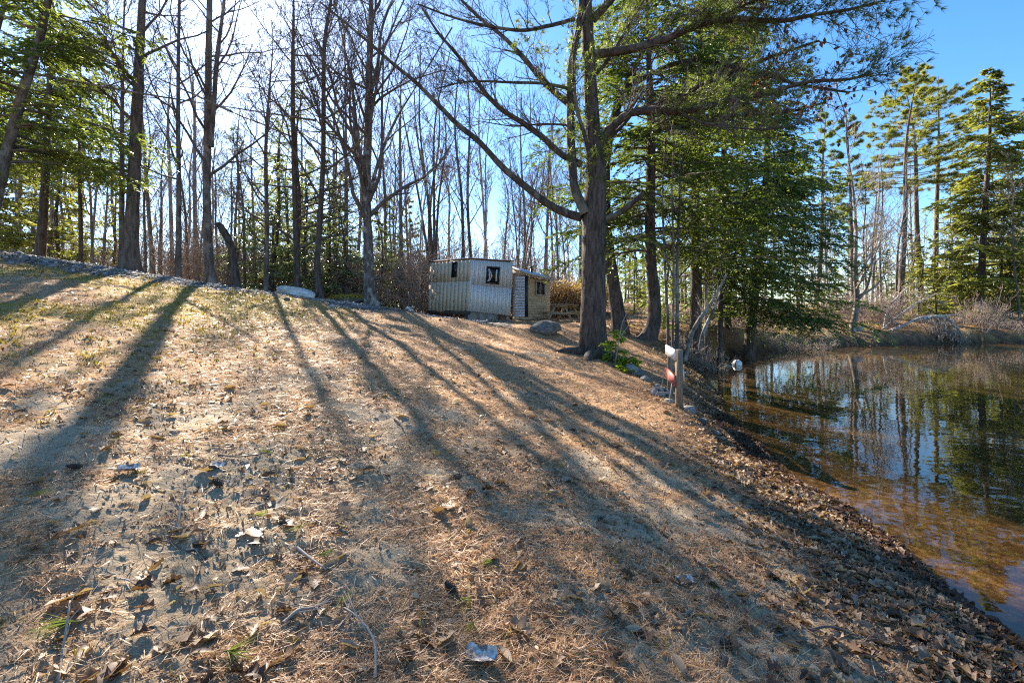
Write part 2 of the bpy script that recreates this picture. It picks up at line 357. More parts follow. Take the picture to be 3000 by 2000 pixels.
# ------------------------------------------------------------------ ground sheet and pond
def build_ground():
    a_in = np.linspace(math.radians(-56), math.radians(56), 450); a_out = np.linspace(math.radians(56), math.radians(304), 64)[1:-1]
    ang = np.concatenate([a_in, a_out])
    r = [1.05]
    while r[-1] < 14: r.append(r[-1] * 1.0065)
    while r[-1] < 60: r.append(r[-1] * 1.022)
    while r[-1] < 1500: r.append(r[-1] * 1.08)
    r = np.array(r); A, R = np.meshgrid(ang, r)
    X = (R * np.sin(A)).ravel(); Y = (R * np.cos(A)).ravel(); nr, na = R.shape
    Z = height(X, Y)
    V = np.stack([X, Y, Z], 1); V = np.vstack([V, [[0, 0, hz(0, 0)]]])
    i = np.arange(nr - 1)[:, None] * na; j = np.arange(na)[None, :]; j2 = (j + 1) % na
    Q = np.stack(np.broadcast_arrays(i + j, i + na + j, i + na + j2, i + j2), -1).reshape(-1, 4)
    jj = np.arange(na); T = np.stack([np.full(na, nr * na), jj, (jj + 1) % na], -1)
    x = V[:, 0]; y = V[:, 1]; rr = np.hypot(x, y); sd = sdn(x, y)
    n1 = fbm(x, y, 1.1, 21, 4); n2 = fbm(x, y, .35, 22, 4); n3 = fbm(x, y, 2.5, 23, 3)
    need = sstep(.42, .62, n1 * .55 + n2 * .45 + .26 * sstep(2.5, 7.5, rr) - .02)
    need = np.maximum(need * .95, sstep(9, 13, rr) * .8)
    leaf = (1 - sstep(.4, 1.5, sd + (n2 - .5) * 1.2)) * sstep(-.1, .1, sd) * .85
    woods = np.maximum(sstep(.3, 1.5, y - np.interp(x, CREST[:, 0], CREST[:, 1]) - 1.2) * (x < 2), sstep(2.6, 4, x) * sstep(10.5, 12, y)) 
    far_leaf = sstep(6, 9, x) * sstep(15, 18, y)
    leaf = np.maximum(np.maximum(leaf, woods * sstep(.35, .6, n1) * .9), far_leaf * .9)
    cd = crest_d(x, y)
    grav = (1 - sstep(1.6, 2.3, cd + (n2 - .5) * 1.2)) * (x < 0)
    moss = sstep(.50, .62, n3 * .6 + n2 * .4 + .10 * (x < -4)) * sstep(2.5, 6, -x - .15 * np.abs(y - 9)) * (1 - grav)
    moss = np.maximum(moss, .55 * sstep(.56, .66, n2) * sstep(3, 5, x) * sstep(13, 15, y))
    moss = np.maximum(moss, .5 * sstep(36, 42, rr) * sstep(20, 24, x) * sstep(.5, .65, n1))
    mud = 1 - sstep(.05, .34, sd + (n2 - .5) * .5)
    bed = sstep(-.05, .1, -sd) * sstep(-2.3, -.3, sd + (n1 - .5) * 2.4) * sstep(.0, .25, .25 - sd)
    at = dict(z_needle=need, z_leaf=leaf, z_moss=moss, z_gravel=grav, z_mud=mud, z_bed=bed * .7)
    me = mesh_np('ground', V, Q[:, ::-1], T[:, ::-1], M['ground'], None, True, at)
    tag(ob('ground', me), kind='structure')
build_ground()
pond = mesh_np('pond', [(1.6, -55, 0), (118, -55, 0), (118, 31, 0), (1.6, 31, 0)], [(0, 1, 2, 3)], None, M['water'])
tag(ob('pond', pond), kind='structure')

M['lane'] = simple('lane', (.52, .53, .55), (.74, .75, .77), .8, 1.5, 0, .2)
def lane():                               # pale lane behind the far bank
    X = np.linspace(20, 75, 80); V = []
    for x in X:
        for y in (47 + .02 * x, 48.5 + .02 * x, 50.5 + .02 * x): V.append((x, y, hz(x, y) + .07))
    Q = [(i * 3 + j, (i + 1) * 3 + j, (i + 1) * 3 + j + 1, i * 3 + j + 1) for i in range(79) for j in range(2)]
    tag(ob('lane', mesh_np('lane', V, Q, None, M['lane'], None, True)), kind='structure')
lane()

# ------------------------------------------------------------------ tree builders
UP = np.array([0, 0, 1.0])
def unit(v): v = np.asarray(v, float); return v / (np.linalg.norm(v) + 1e-9)
def resample(pts, n):
    pts = np.asarray(pts, float); d = np.concatenate([[0], np.cumsum(np.linalg.norm(np.diff(pts, axis=0), axis=1))])
    t = np.linspace(0, d[-1], n)
    # Catmull-like smoothing through cubic Hermite
    m = np.gradient(pts, d, axis=0); out = []
    for q in t:
        i = min(max(np.searchsorted(d, q) - 1, 0), len(d) - 2); h = d[i + 1] - d[i]; u = (q - d[i]) / h
        out.append((2*u**3-3*u**2+1)*pts[i] + (u**3-2*u**2+u)*h*m[i] + (-2*u**3+3*u**2)*pts[i+1] + (u**3-u**2)*h*m[i+1])
    return np.array(out)
def trunk_mesh(name, pts, rad, mat, rng, k=14, flare=0.0, rough=.05, rows=40):
    """tapered trunk with root flare and uneven bark outline"""
    pts = np.asarray(pts, float); dl = np.concatenate([[0], np.cumsum(np.linalg.norm(np.diff(pts, axis=0), axis=1))])
    pts = resample(pts, rows); rad = np.interp(np.linspace(0, 1, rows), dl / dl[-1], np.interp(np.linspace(0, 1, len(dl)), np.linspace(0, 1, len(rad)), rad))
    t = np.gradient(pts, axis=0); t /= np.linalg.norm(t, axis=1, keepdims=True)
    u = np.cross(t, np.array([1., .2, 0])); u /= np.linalg.norm(u, axis=1, keepdims=True); v = np.cross(t, u)
    a = np.arange(k) * 2 * PI / k; ph = rng.uniform(0, 6, 3)
    zz = np.linalg.norm(pts - pts[0], axis=1)
    fl = flare * np.exp(-zz / .35)[:, None] * (1 + .55 * np.sin(a * 3 + ph[0]) + .35 * np.sin(a * 5 + ph[1]))[None, :]
    rr = rad[:, None] * (1 + rough * rng.normal(size=(rows, k)) + .04 * np.sin(a * 2 + ph[2])[None, :]) + fl
    V = pts[:, None, :] + rr[:, :, None] * (np.cos(a)[None, :, None] * u[:, None, :] + np.sin(a)[None, :, None] * v[:, None, :])
    i = np.arange(rows - 1)[:, None] * k; j = np.arange(k)[None, :]; j2 = (j + 1) % k
    Q = np.stack(np.broadcast_arrays(i + j, i + j2, i + k + j2, i + k + j), -1).reshape(-1, 4)
    top = [( (rows-1)*k, (rows-1)*k+q, (rows-1)*k+q+1) for q in range(1, k-1)]
    return mesh_np(name, V.reshape(-1, 3), Q, top, mat, None, True)
def grow(mb, p, d, L, r, lvl, rng, nch=(7, 5, 4), ang=(30, 60), up=.15, wob=.16, rmin=.004, shrink=(.35, .62)):
    n = 5 if lvl == 0 else (4 if lvl == 1 else 3); pts = [np.array(p, float)]; dd = unit(d)
    for i in range(n):
        dd = unit(dd + rng.normal(0, wob, 3) + UP * up); pts.append(pts[-1] + dd * L / n)
    pts = np.array(pts); rad = np.maximum(np.linspace(r, r * .3, n + 1), rmin)
    mb.tube(pts, rad, 5 if lvl == 0 else (4 if lvl == 1 else 3), rng.uniform(.2, .8))
    if lvl < len(nch):
        for c in range(nch[lvl]):
            t = rng.uniform(.22, .98); i = min(int(t * n), n - 1); q = pts[i] + (pts[i + 1] - pts[i]) * (t * n - i)
            base = unit(pts[i + 1] - pts[i]); a = math.radians(rng.uniform(*ang)); perp = unit(np.cross(base, rng.normal(size=3)))
            grow(mb, q, base * math.cos(a) + perp * math.sin(a), L * rng.uniform(*shrink) * (1.15 - .55 * t), max(r * (1 - .7 * t) * .55, rmin), lvl + 1, rng, nch, ang, up, wob, rmin, shrink)
    return pts
def along(pts, t):
    n = len(pts) - 1; i = min(int(t * n), n - 1); f = t * n - i
    return pts[i] + (pts[i + 1] - pts[i]) * f
def bare_crown(pts, r0, rng, z0=.3, nl=14, Lk=.33, nch=(6, 4, 3), ang=(28, 55), incl=(30, 60), up=.12, rmin=.005, wob=.15):
    mb = MB(); H = np.linalg.norm(pts[-1] - pts[0])
    for i in range(nl):
        t = z0 + (1 - z0) * (i + rng.uniform(0, 1)) / nl; q = along(pts, min(t, .99)); az = rng.uniform(0, 2 * PI); a = math.radians(rng.uniform(*incl))
        d = np.array([math.cos(az) * math.sin(a), math.sin(az) * math.sin(a), math.cos(a)])
        grow(mb, q, d, H * Lk * (1.15 - .75 * t) * rng.uniform(.7, 1.2), r0 * (1.05 - t) * .42 + .008, 0, rng, nch, ang, up, wob, rmin)
    return mb

def hemlock_foliage(mf, mt, pts, rng, z0, nb, Lmax, Ltop=.4, droop=.25, nside=15, ntw=11, tw=(.08, .16), wd=.038, dens=1.9, az_bias=None, prof=None, rbase=.03):
    """layered flat sprays: limbs droop outward, side sprays lie flat, twiglets fan off each spray"""
    C = []; D = []; Nn = []; Ls = []; Tn = []
    for b in range(nb):
        t = z0 + (1 - z0) * (b + rng.uniform(0, 1)) / nb; q = along(pts, min(t, .995))
        az = rng.uniform(0, 2 * PI) if az_bias is None or rng.uniform() < .35 else rng.normal(az_bias, .8)
        s = (t - z0) / (1 - z0); L = (Lmax * (1 - s ** 1.4) + Ltop * s) if prof is None else prof(s)
        L *= rng.uniform(.6, 1.15); dirh = np.array([math.cos(az), math.sin(az), 0.])
        n = 7; bp = [q]; e = rng.uniform(-.05, .3) * (.4 + s)
        for i in range(n):
            e2 = e - droop * (i / n) * (1.3 - .6 * s); bp.append(bp[-1] + unit(dirh + UP * e2 + rng.normal(0, .07, 3)) * L / n)
        bp = np.array(bp); mt.tube(bp, np.linspace(rbase * (1.1 - s) + .008, .004, n + 1), 4, .4)
        tone_b = rng.normal(0, .10)
        m = max(int(1.35 * nside * L / max(Lmax, .1) * rng.uniform(.8, 1.2)), 5)
        for k in range(m):
            u = .15 + .85 * (k + rng.uniform()) / m; o = along(bp, min(u, .99)); sd = 1 if k % 2 else -1
            sl = L * .42 * (1.1 - u * .75) * rng.uniform(.6, 1.1) + .06
            side = unit(np.cross(dirh, UP)) * sd; bd = unit(dirh * rng.uniform(.45, .9) + side + UP * rng.normal(-.22, .34))
            g = max(int(ntw * dens * (.4 + sl / (L * .42 + .06) * .8)), 3); f = np.linspace(.08, 1, g)
            sag = -(f ** 2) * sl * rng.uniform(.1, .45)
            cc = o + bd * (f * sl)[:, None] + UP * sag[:, None]
            mt.tube(np.array([o, o + bd * sl * .6 + UP * sag[g // 2]]), (.006, .003), 3, .5)
            per = unit(np.cross(bd, UP)); al = np.where(np.arange(g) % 2, 1, -1)[:, None]
            dd = bd * rng.uniform(.5, 1.1, (g, 1)) + per * al * rng.uniform(.4, 1.0, (g, 1)) + rng.normal(0, .16, (g, 3)) - UP * .12
            nn = UP + rng.normal(0, .85, (g, 3))
            C.append(cc); D.append(dd); Nn.append(nn); Ls.append(rng.uniform(tw[0], tw[1], g)); Tn.append(np.clip(.45 + tone_b + rng.normal(0, .16, g) + .12 * (f - .5), 0, 1))
    C = np.concatenate(C); Ls = np.concatenate(Ls)
    mf.blades(C, np.concatenate(D), np.concatenate(Nn), Ls, Ls * (wd / .1), np.concatenate(Tn))
def tufts(mf, C, D, rng, L=.11, w=.008, per=8, spread=.75, tone=.5):
    m = len(C); C = np.repeat(np.asarray(C), per, 0); D = np.repeat(np.asarray(D), per, 0)
    d = D + rng.normal(0, spread, C.shape); tn = np.clip(np.repeat(tone + rng.normal(0, .15, m), per) + rng.normal(0, .08, m * per), 0, 1)
    mf.spikes(C, d, L * rng.uniform(.7, 1.2, m * per), w, rng, tn)
def pine_foliage(mf, mt, pts, rng, z0, nb, Lmax, L=.16, w=.02, per=7, nside=8, ntuft=6, rise=.25, prof=None, gap=.1, Ltop=.5, wind=(0, 0)):
    C = []; D = []; W3 = np.array([wind[0], wind[1], 0])
    for b in range(nb):
        if rng.uniform() < gap: continue
        t = z0 + (1 - z0) * (b + rng.uniform(0, 1)) / nb; q = along(pts, min(t, .995)); az = rng.uniform(0, 2 * PI); s = (t - z0) / (1 - z0)
        BL = ((Lmax * (1 - s) + Ltop * s) if prof is None else prof(s)) * rng.uniform(.55, 1.2)
        dirh = unit(np.array([math.cos(az), math.sin(az), 0.]) + W3 * .7); n = 5; bp = [q]
        for i in range(n): bp.append(bp[-1] + unit(dirh + UP * (rise * (.3 + s) + .08 * i * s) + rng.normal(0, .1, 3)) * BL / n)
        bp = np.array(bp); mt.tube(bp, np.linspace(.035 * (1.1 - s) + .01, .006, n + 1), 4, .4)
        for k in range(nside):
            u = rng.uniform(.3, 1); o = along(bp, min(u, .99)); sd = rng.choice([-1, 1])
            bd = unit(dirh * .9 + np.cross(dirh, UP) * sd * rng.uniform(.2, 1) + UP * rng.uniform(-.1, .35)); sl = BL * .3 * (1.2 - u * .7) * rng.uniform(.6, 1.2)
            mt.tube(np.array([o, o + bd * sl * .5, o + bd * sl]), (.010, .007, .004), 3, .5)
            f = rng.uniform(.3, 1.0, ntuft); C.append(o + bd * (f * sl)[:, None] + rng.normal(0, .04, (ntuft, 3))); D.append(np.tile(bd + UP * .25, (ntuft, 1)))
    tufts(mf, np.concatenate(C), np.concatenate(D), rng, L, w, per)

def ground_base(pt, sink=.25):
    z = hz(pt[0], pt[1]); return z
def path_px(pp, Y, dY=None):
    """pixel path -> world polyline starting just under the ground"""
    dY = dY or [0] * len(pp); pts = [P(x, y, Y + d) for (x, y), d in zip(pp, dY)]
    g = hz(pts[0][0], pts[0][1]); pts[0][2] = g - .2; return np.array(pts)
def add_tree(name, label, base, parts, group=None, cat='tree'):
    t = thing(name, label, cat, tuple(base), 0, group)
    for pn, mb, mt in parts:
        me = mb.mesh(pn, mt, off=base) if isinstance(mb, MB) else mb
        if not isinstance(mb, MB):
            co = np.empty(len(me.vertices) * 3, np.float32); me.vertices.foreach_get('co', co); co = co.reshape(-1, 3) - np.asarray(base, np.float32); me.vertices.foreach_set('co', co.ravel()); me.update()
        c = ob(pn, me, t)
        if isinstance(mb, MB): c['kind'] = 'stuff'
    return t
def bare_tree(label, pp, Y, wpx, rng, name='bare_tree', mat='bark_grey', extend=None, flare=.05, group=None, forks=(), crown=None, twig='twig', k=12):
    pts = path_px(pp, Y)
    if extend: pts = np.vstack([pts, pts[-1] + np.array(extend)])
    r = np.array(wpx) / F * Y / 2 / math.sqrt(1 + (pts[0][0] / Y) ** 2)
    parts = [('trunk', trunk_mesh('trunk', pts, r, M[mat], rng, k, flare), None)]
    mb = bare_crown(pts, r[0], rng, **(crown or {})); 
    for fp, fw in forks:
        q = np.array([P(x, y, Y - .1) for x, y in fp]); fr = np.array(fw) / F * Y / 2 / math.sqrt(1 + (pts[0][0] / Y) ** 2)
        d = unit(q[-1] - q[-2]); q = np.vstack([q, q[-1] + d * 2.5]); parts.append(('fork', trunk_mesh('fork', q, np.append(fr, .03), M[mat], rng, 8, 0, .04, 24), None))
        c2 = bare_crown(q, fr[0], rng, z0=.35, nl=8, Lk=.4, nch=(5, 3, 3)); c2.flush(); mb.V += c2.V; mb.Q += [a + mb.n for a in c2.Q]; mb.T += [a + mb.n for a in c2.T]; mb.tone += c2.tone; mb.n += c2.n
    parts.append(('crown', mb, M[twig])); base = np.array([pts[0][0], pts[0][1], pts[0][2] + .2])
    return add_tree(name, label, base, parts, group)
def R(seed): return np.random.default_rng(seed)

# ------------------------------------------------------------------ the great pine beside the bank
def great_pine():
    rng = R(1); Y = 10.4
    pts = [P(1738, 1062, Y), P(1737, 1030, Y), P(1738, 900, Y), P(1740, 760, Y), P(1742, 640, Y), P(1745, 500, Y), P(1738, 400, Y), P(1730, 260, Y), P(1722, 120, Y), P(1716, 0, Y), P(1700, -300, Y), P(1690, -650, Y), P(1685, -850, Y)]
    base = np.array([pts[0][0], Y, hz(pts[0][0], Y)]); pts[0][2] = base[2] - .35
    rw = np.array([92, 80, 71, 68, 70, 58, 44, 38, 36, 34, 26, 14, 6]) / F * Y / 2
    parts = [('trunk', trunk_mesh('trunk', pts, rw, M['bark_pine'], rng, 26, .13, .035, 110), None)]
    tw = MB(); fo = MB()
    s = 1.2755
    def limb(pp, w0, w1, dy0=0., dy1=0., twigs=6, Lt=.9, sc_=1.0, tuft=0, nch=(5, 3), up=.1, name='limb', ang=(28, 58)):
        n = len(pp); q = np.array([P(x * sc_, y * sc_, Y + dy0 + (dy1 - dy0) * i / (n - 1)) for i, (x, y) in enumerate(pp)])
        rr = np.linspace(w0, w1, 6) * .78 / F * Y / 2
        parts.append((name, trunk_mesh(name, q, rr, M['limb'], rng, 9, 0, .05, 30), None))
        for i in range(twigs):
            t = rng.uniform(.12, 1); o = along(q, min(t, .99)); d0 = unit(along(q, min(t + .05, 1)) - along(q, max(t - .05, 0)))
            perp = unit(np.cross(d0, rng.normal(size=3))); d = d0 * rng.uniform(.4, 1) + perp * rng.uniform(.5, 1) + UP * .25
            grow(tw, o, d, Lt * rng.uniform(.5, 1.3), .011 * (1.3 - t) + .004, 0, rng, nch, ang, up, .15, .0035)
            if tuft and t > .35:
                C = o + unit(d) * rng.uniform(.1, Lt, tuft)[:, None] + rng.normal(0, .10, (tuft, 3)); tufts(fo, C, np.tile(unit(d) + UP * .1, (tuft, 1)), rng, .14, .011, 16, .6)
        return q
    limb([(1335, 500), (1295, 488), (1255, 466), (1215, 435), (1150, 380), (1100, 325), (1050, 285), (1000, 235), (950, 185), (900, 145), (850, 100), (790, 50), (735, 5)], 32, 8, 0, 1.8, 34, 1.0, s, nch=(6, 3))
    limb([(1335, 378), (1290, 355), (1240, 310), (1200, 282), (1150, 250), (1120, 220), (1080, 165), (1045, 120), (1010, 80), (970, 20)], 26, 7, 0, -1.2, 34, .95, s, nch=(6, 3))
    limb([(1320, 250), (1250, 190), (1200, 130), (1150, 80), (1100, 40), (1050, -10), (1000, -70)], 26, 7, 0, .9, 28, 1.0, s, nch=(6, 3))
    limb([(1312, 205), (1250, 192), (1180, 190), (1110, 187), (1060, 190), (1000, 205)], 13, 4, 0, -1.0, 20, .7, s, nch=(6, 4))
    limb([(1312, 288), (1250, 285), (1180, 290), (1100, 278)], 9, 3, 0, -.8, 9, .6, s)
    limb([(1318, 45), (1260, 60), (1200, 70), (1120, 60), (1040, 40), (960, 10)], 16, 5, 0, -1.4, 14, .9, s)
    limb([(1320, 0), (1250, -60), (1180, -90), (1080, -110), (980, -120)], 22, 6, 0, -1, 14, 1.1, s)
    limb([(1345, 490), (1322, 440), (1313, 360), (1310, 250), (1312, 150), (1330, 60), (1338, -20), (1335, -200)], 40, 18, -.1, -.15, 16, .7, s, 5, name='stem')
    limb([(1355, 370), (1345, 320), (1325, 250), (1318, 180), (1322, 100), (1345, 30), (1380, -40)], 15, 8, -.3, -.6, 12, .55, s, 4, name='stem')
    q = [(1742, 632), (1772, 640), (1800, 632), (1830, 612), (1858, 590), (1884, 566)]
    limb(q, 26, 20, 0, -.5, 2, .3, name='broken_limb')
    limb([(1753, 420), (1799, 367), (1844, 333), (1902, 324), (1988, 327), (2074, 313), (2131, 293), (2246, 275), (2361, 241), (2500, 230), (2560, 215)], 34, 6, 0, -1.9, 70, .95, 1, 10, up=.02)
    limb([(1821, 352), (1845, 322), (1866, 292)], 14, 9, -.2, -.5, 0, .3, name='stub')
    limb([(1752, 432), (1790, 400), (1830, 362), (1862, 320)], 18, 10, .1, .3, 3, .4)
    limb([(1740, 160), (1799, 152), (1873, 138), (1959, 112), (2017, 86), (2074, 66), (2160, 57), (2304, 60), (2390, 43), (2500, 26), (2590, 2)], 34, 6, 0, -1.9, 80, 1.0, 1, 11, up=.02)
    limb([(1735, 60), (1790, 0), (1850, -60), (1950, -120), (2100, -170), (2300, -200)], 30, 8, 0, -1.2, 40, 1.1, 1, 9)
    limb([(1730, 230), (1770, 190), (1810, 130), (1850, 60), (1900, -20), (1940, -90)], 16, 5, 0, .6, 26, .8, 1, 14)
    limb([(2074, 66), (2170, 20), (2260, -20), (2380, -40)], 10, 4, -.9, -2.0, 30, .9, 1, 9)
    limb([(1988, 327), (2060, 360), (2140, 372), (2230, 380), (2330, 370)], 9, 4, -.9, -2.4, 16, .7, 1, 4)
    # needle tufts hanging on the stems
    for n_, x0, x1, y0, y1 in ((90, 1660, 1700, 120, 480), (170, 1700, 1790, 20, 560), (60, 1690, 1800, 380, 480)):
        C = np.array([P(rng.uniform(x0, x1), rng.uniform(y0, y1), Y + rng.uniform(-.45, .25)) for _ in range(n_)])
        tufts(fo, C, np.tile(np.array([0, -.2, -.25]), (n_, 1)), rng, .15, .011, 18, .6, .55)
    for n_, x0, x1, y0, y1 in ((50, 1500, 1600, 60, 160), (60, 1570, 1690, 130, 300)):
        C = np.array([P(rng.uniform(x0, x1), rng.uniform(y0, y1), Y + rng.uniform(-.6, .4)) for _ in range(n_)])
        tufts(fo, C, np.tile(np.array([0, -.2, .1]), (n_, 1)), rng, .14, .011, 16, .7, .6)
    pt = resample(pts, 40); pine_foliage(fo, tw, pt[24:], rng, .05, 34, 3.2, .13, .012, 9, 8, 5, .3, Ltop=.8)
    parts += [('twigs', tw, M['twig']), ('needles', fo, M['pine'])]
    add_tree('great_pine', 'massive forked pine with long bare arching limbs on the bank beside the picnic table', base, parts)
great_pine()

# ------------------------------------------------------------------ hemlocks on the bank
def hemlock(label, pp, Y, wpx, seed, z0, nb, Lmax, extra=0., name='hemlock', mat='bark_dark', fmat='hemlock', dY=None, flare=.06, group=None, **kw):
    rng = R(seed); pts = path_px(pp, Y, dY)
    if extra: pts = np.vstack([pts, pts[-1] + unit(pts[-1] - pts[-2]) * extra * .5 + UP * extra * .5])
    r = np.array(wpx) / F * Y / 2 / math.sqrt(1 + (pts[0][0] / Y) ** 2); mf = MB(); mt = MB()
    hemlock_foliage(mf, mt, resample(pts, 40), rng, z0, nb, Lmax, **kw)
    base = np.array([pts[0][0], pts[0][1], pts[0][2] + .2])
    return add_tree(name, label, base, [('trunk', trunk_mesh('trunk', pts, r, M[mat], rng, 14, flare), None), ('boughs', mt, M['twig']), ('foliage', mf, M[fmat])], group)
hemlock('tall dark-trunked hemlock with a burl, standing behind the great pine', [(1890, 1035), (1912, 960), (1918, 880), (1908, 780), (1905, 600), (1908, 420), (1905, 300), (1900, 150)], 13, [60, 42, 38, 34, 30, 26, 22, 16, 4], 11, .22, 105, 3.2, 4.0, nside=24, ntw=14, Ltop=1.2)
hemlock('broad drooping hemlock that hides most of its trunk on the cove bank', [(2035, 975), (2040, 800), (2035, 600), (2045, 400), (2050, 100)], 16.0, [36, 32, 26, 18, 5], 12, .18, 98, 4.2, 3.0, nside=28, ntw=15, az_bias=-.25, Ltop=1.2)
hemlock('dense hemlock leaning out over the cove with boughs near the water', [(2190, 985), (2215, 800), (2240, 600), (2250, 400), (2260, 300)], 19.0, [34, 28, 20, 14, 4], 13, .14, 92, 4.3, .5, nside=30, ntw=16, az_bias=-.5)
hemlock('slim young hemlock squeezed between the two hemlocks on the cove bank', [(2110, 985), (2112, 800), (2115, 600), (2120, 420)], 17.2, [18, 14, 9, 4], 14, .2, 52, 2.8, .8, nside=20, ntw=13)
hemlock('tall hemlock at the back of the cove bank, crown above the broad drooping one', [(2130, 960), (2125, 700), (2120, 400), (2110, 150)], 21, [24, 20, 16, 10, 4], 15, .3, 70, 4.0, 3.5, nside=24, ntw=14, tw=(.14, .26), Ltop=1.0)
# ------------------------------------------------------------------ oak, alders and leaning birches on the bank
def oak():
    rng = R(21); Y = 13.4; pts = path_px([(1820, 985), (1812, 930), (1792, 800), (1778, 700), (1772, 560), (1780, 420), (1830, 260), (1900, 120)], Y)
    r = np.array([52, 40, 36, 33, 30, 26, 20, 10]) / F * Y / 2; tw = MB(); lf = MB(); parts = [('trunk', trunk_mesh('trunk', pts, r, M['bark_dark'], rng, 14, .05), None)]
    for pp, w in (([(1800, 340), (1950, 300), (2100, 230), (2250, 170), (2400, 120)], 16), ([(1830, 260), (2000, 180), (2200, 210), (2350, 250), (2480, 270)], 14), ([(1790, 400), (1950, 380), (2150, 340), (2300, 330), (2420, 300)], 12)):
        q = np.array([P(x, y, Y - i * 1.0) for i, (x, y) in enumerate(pp)]); parts.append(('limb', trunk_mesh('limb', q, np.linspace(w, 4, 5) / F * Y / 2, M['limb'], rng, 7, 0, .05, 24), None))
        for i in range(20):
            t = rng.uniform(.3, 1); o = along(q, min(t, .99)); d = unit(q[-1] - q[0]) * .6 + rng.normal(0, .6, 3) + UP * .2
            g = grow(tw, o, d, rng.uniform(.5, 1.2), .010, 0, rng, (5, 4), (25, 55), .05, .16, .0035)
            if t > .5:
                m = 8; C = np.array([along(g, rng.uniform(.2, .99)) for _ in range(m)]) + rng.normal(0, .12, (m, 3))
                lf.blades(C, np.tile([0, 0, -1.], (m, 1)) + rng.normal(0, .5, (m, 3)), rng.normal(size=(m, 3)), rng.uniform(.09, .16, m), .075, np.clip(rng.normal(.5, .25, m), 0, 1))
    parts += [('twigs', tw, M['twig']), ('dead_leaves', lf, M['leaf_red'])]
    add_tree('oak', 'leaning oak behind the great pine, rusty dead leaves still hanging on its twigs', np.array([pts[0][0], pts[0][1], pts[0][2] + .2]), parts)
oak()
for i, (pp, w, Y, sd) in enumerate([([(1958, 1012), (1956, 920), (1950, 820), (1945, 700), (1940, 560), (1950, 420)], [10, 9, 8, 7, 6, 3], 12.2, 31), ([(1968, 1015), (1972, 930), (1974, 820), (1972, 700), (1968, 560), (1975, 400)], [9, 8, 7, 6, 5, 3], 12.0, 32),
                                ([(1985, 1015), (1984, 930), (1984, 820), (1986, 700), (1992, 540), (1990, 420)], [14, 12, 10, 8, 6, 3], 12.4, 33), ([(2070, 985), (2068, 860), (2072, 700), (2080, 520)], [10, 9, 7, 3], 15, 34)]):
    bare_tree(['pale grey alder stem, first of the three growing in a clump behind the painted boards', 'thin alder stem in the middle of the clump behind the painted boards', 'thickest alder stem of the clump behind the painted boards', 'lone thin alder stem in front of the cove hemlocks'][i],
              pp, Y, w, R(sd), 'alder', 'bark_alder', None, .01, 'alders on the bank', crown=dict(z0=.35, nl=9, Lk=.25, nch=(4, 3), rmin=.004), k=8)
def leaning_birch(label, pp, Y, w, seed, dY):
    rng = R(seed); pts = path_px(pp, Y, dY); r = np.array(w) / F * Y / 2; tw = MB()
    for i in range(5):
        t = rng.uniform(.3, 1); grow(tw, along(pts, min(t, .98)), unit(pts[-1] - pts[0]) + rng.normal(0, .5, 3), .9, .008, 0, rng, (4, 2), rmin=.004)
    add_tree('leaning_birch', label, np.array([pts[0][0], pts[0][1], pts[0][2] + .2]), [('trunk', trunk_mesh('trunk', pts, r, M['bark_alder'], rng, 9, .01, .04, 20), None), ('twigs', tw, M['twig_pale'])], 'birches leaning over the cove')
leaning_birch('pale birch leaning steeply over the cove beside the alder clump', [(2002, 1022), (2030, 970), (2060, 920), (2085, 885), (2130, 800)], 13.2, [15, 13, 12, 10, 5], 41, [0, .1, .2, .3, .5])
leaning_birch('shorter grey birch leaning over the cove, close to the hemlock trunks', [(2045, 1012), (2062, 970), (2080, 930), (2110, 860)], 14.6, [13, 12, 10, 5], 42, [0, .1, .2, .4])

# ------------------------------------------------------------------ trees along the gravel crest
C6 = dict(z0=.32, nl=15, Lk=.26, nch=(6, 4, 3))
bare_tree('stout straight pine trunk with a crooked broken branch, tallest on the gravel crest', [(379, 795), (385, 700), (393, 500), (405, 250), (417, 0)], 13, [60, 46, 42, 37, 33, 20, 5], R(51), 'tall_pine', 'bark_pine2', (.25, 0, 5.5), .12, crown=dict(z0=.5, nl=16, Lk=.24, nch=(5, 4, 2), incl=(55, 85), up=.05), k=18)
bare_tree('slender tree pressed against the stout pine on the gravel crest', [(355, 795), (357, 600), (358, 350), (360, 150)], 13.6, [18, 16, 13, 8, 3], R(52), 'bare_tree', 'bark_grey', (.1, 0, 2.5), .03, crown=dict(z0=.35, nl=14, Lk=.22, nch=(5, 3, 2)))
bare_tree('thin dark-barked tree standing between the stout pine and the forked trunk', [(522, 815), (524, 600), (522, 350), (525, 30)], 14.4, [20, 16, 13, 9, 4], R(53), 'bare_tree', 'bark_grey', (.2, 0, 4), .04, crown=dict(z0=.3, nl=18, Lk=.24, nch=(6, 4, 2), incl=(40, 75)))
bare_tree('tall forked grey trunk on the crest, standing against the sun glare', [(622, 832), (612, 760), (606, 600), (608, 402), (611, 200), (614, 0)], 15, [36, 29, 26, 24, 21, 18, 5], R(54), 'forked_tree', 'bark_grey', (.1, .2, 6), .07, crown=dict(z0=.38, nl=14, Lk=.24, nch=(6, 4, 2), incl=(35, 70)),
          forks=[([(616, 430), (625, 330), (637, 160), (650, 60), (657, 0)], [18, 16, 14, 11, 10])], k=16)
bare_tree('slim lichen-grey tree standing beside the pale boulder end', [(778, 850), (782, 700), (780, 400), (792, 230), (800, 140)], 16, [16, 14, 11, 6, 3], R(55), 'bare_tree', 'bark_grey', None, .03, crown=dict(z0=.2, nl=18, Lk=.25, nch=(6, 4, 2), incl=(35, 70)))
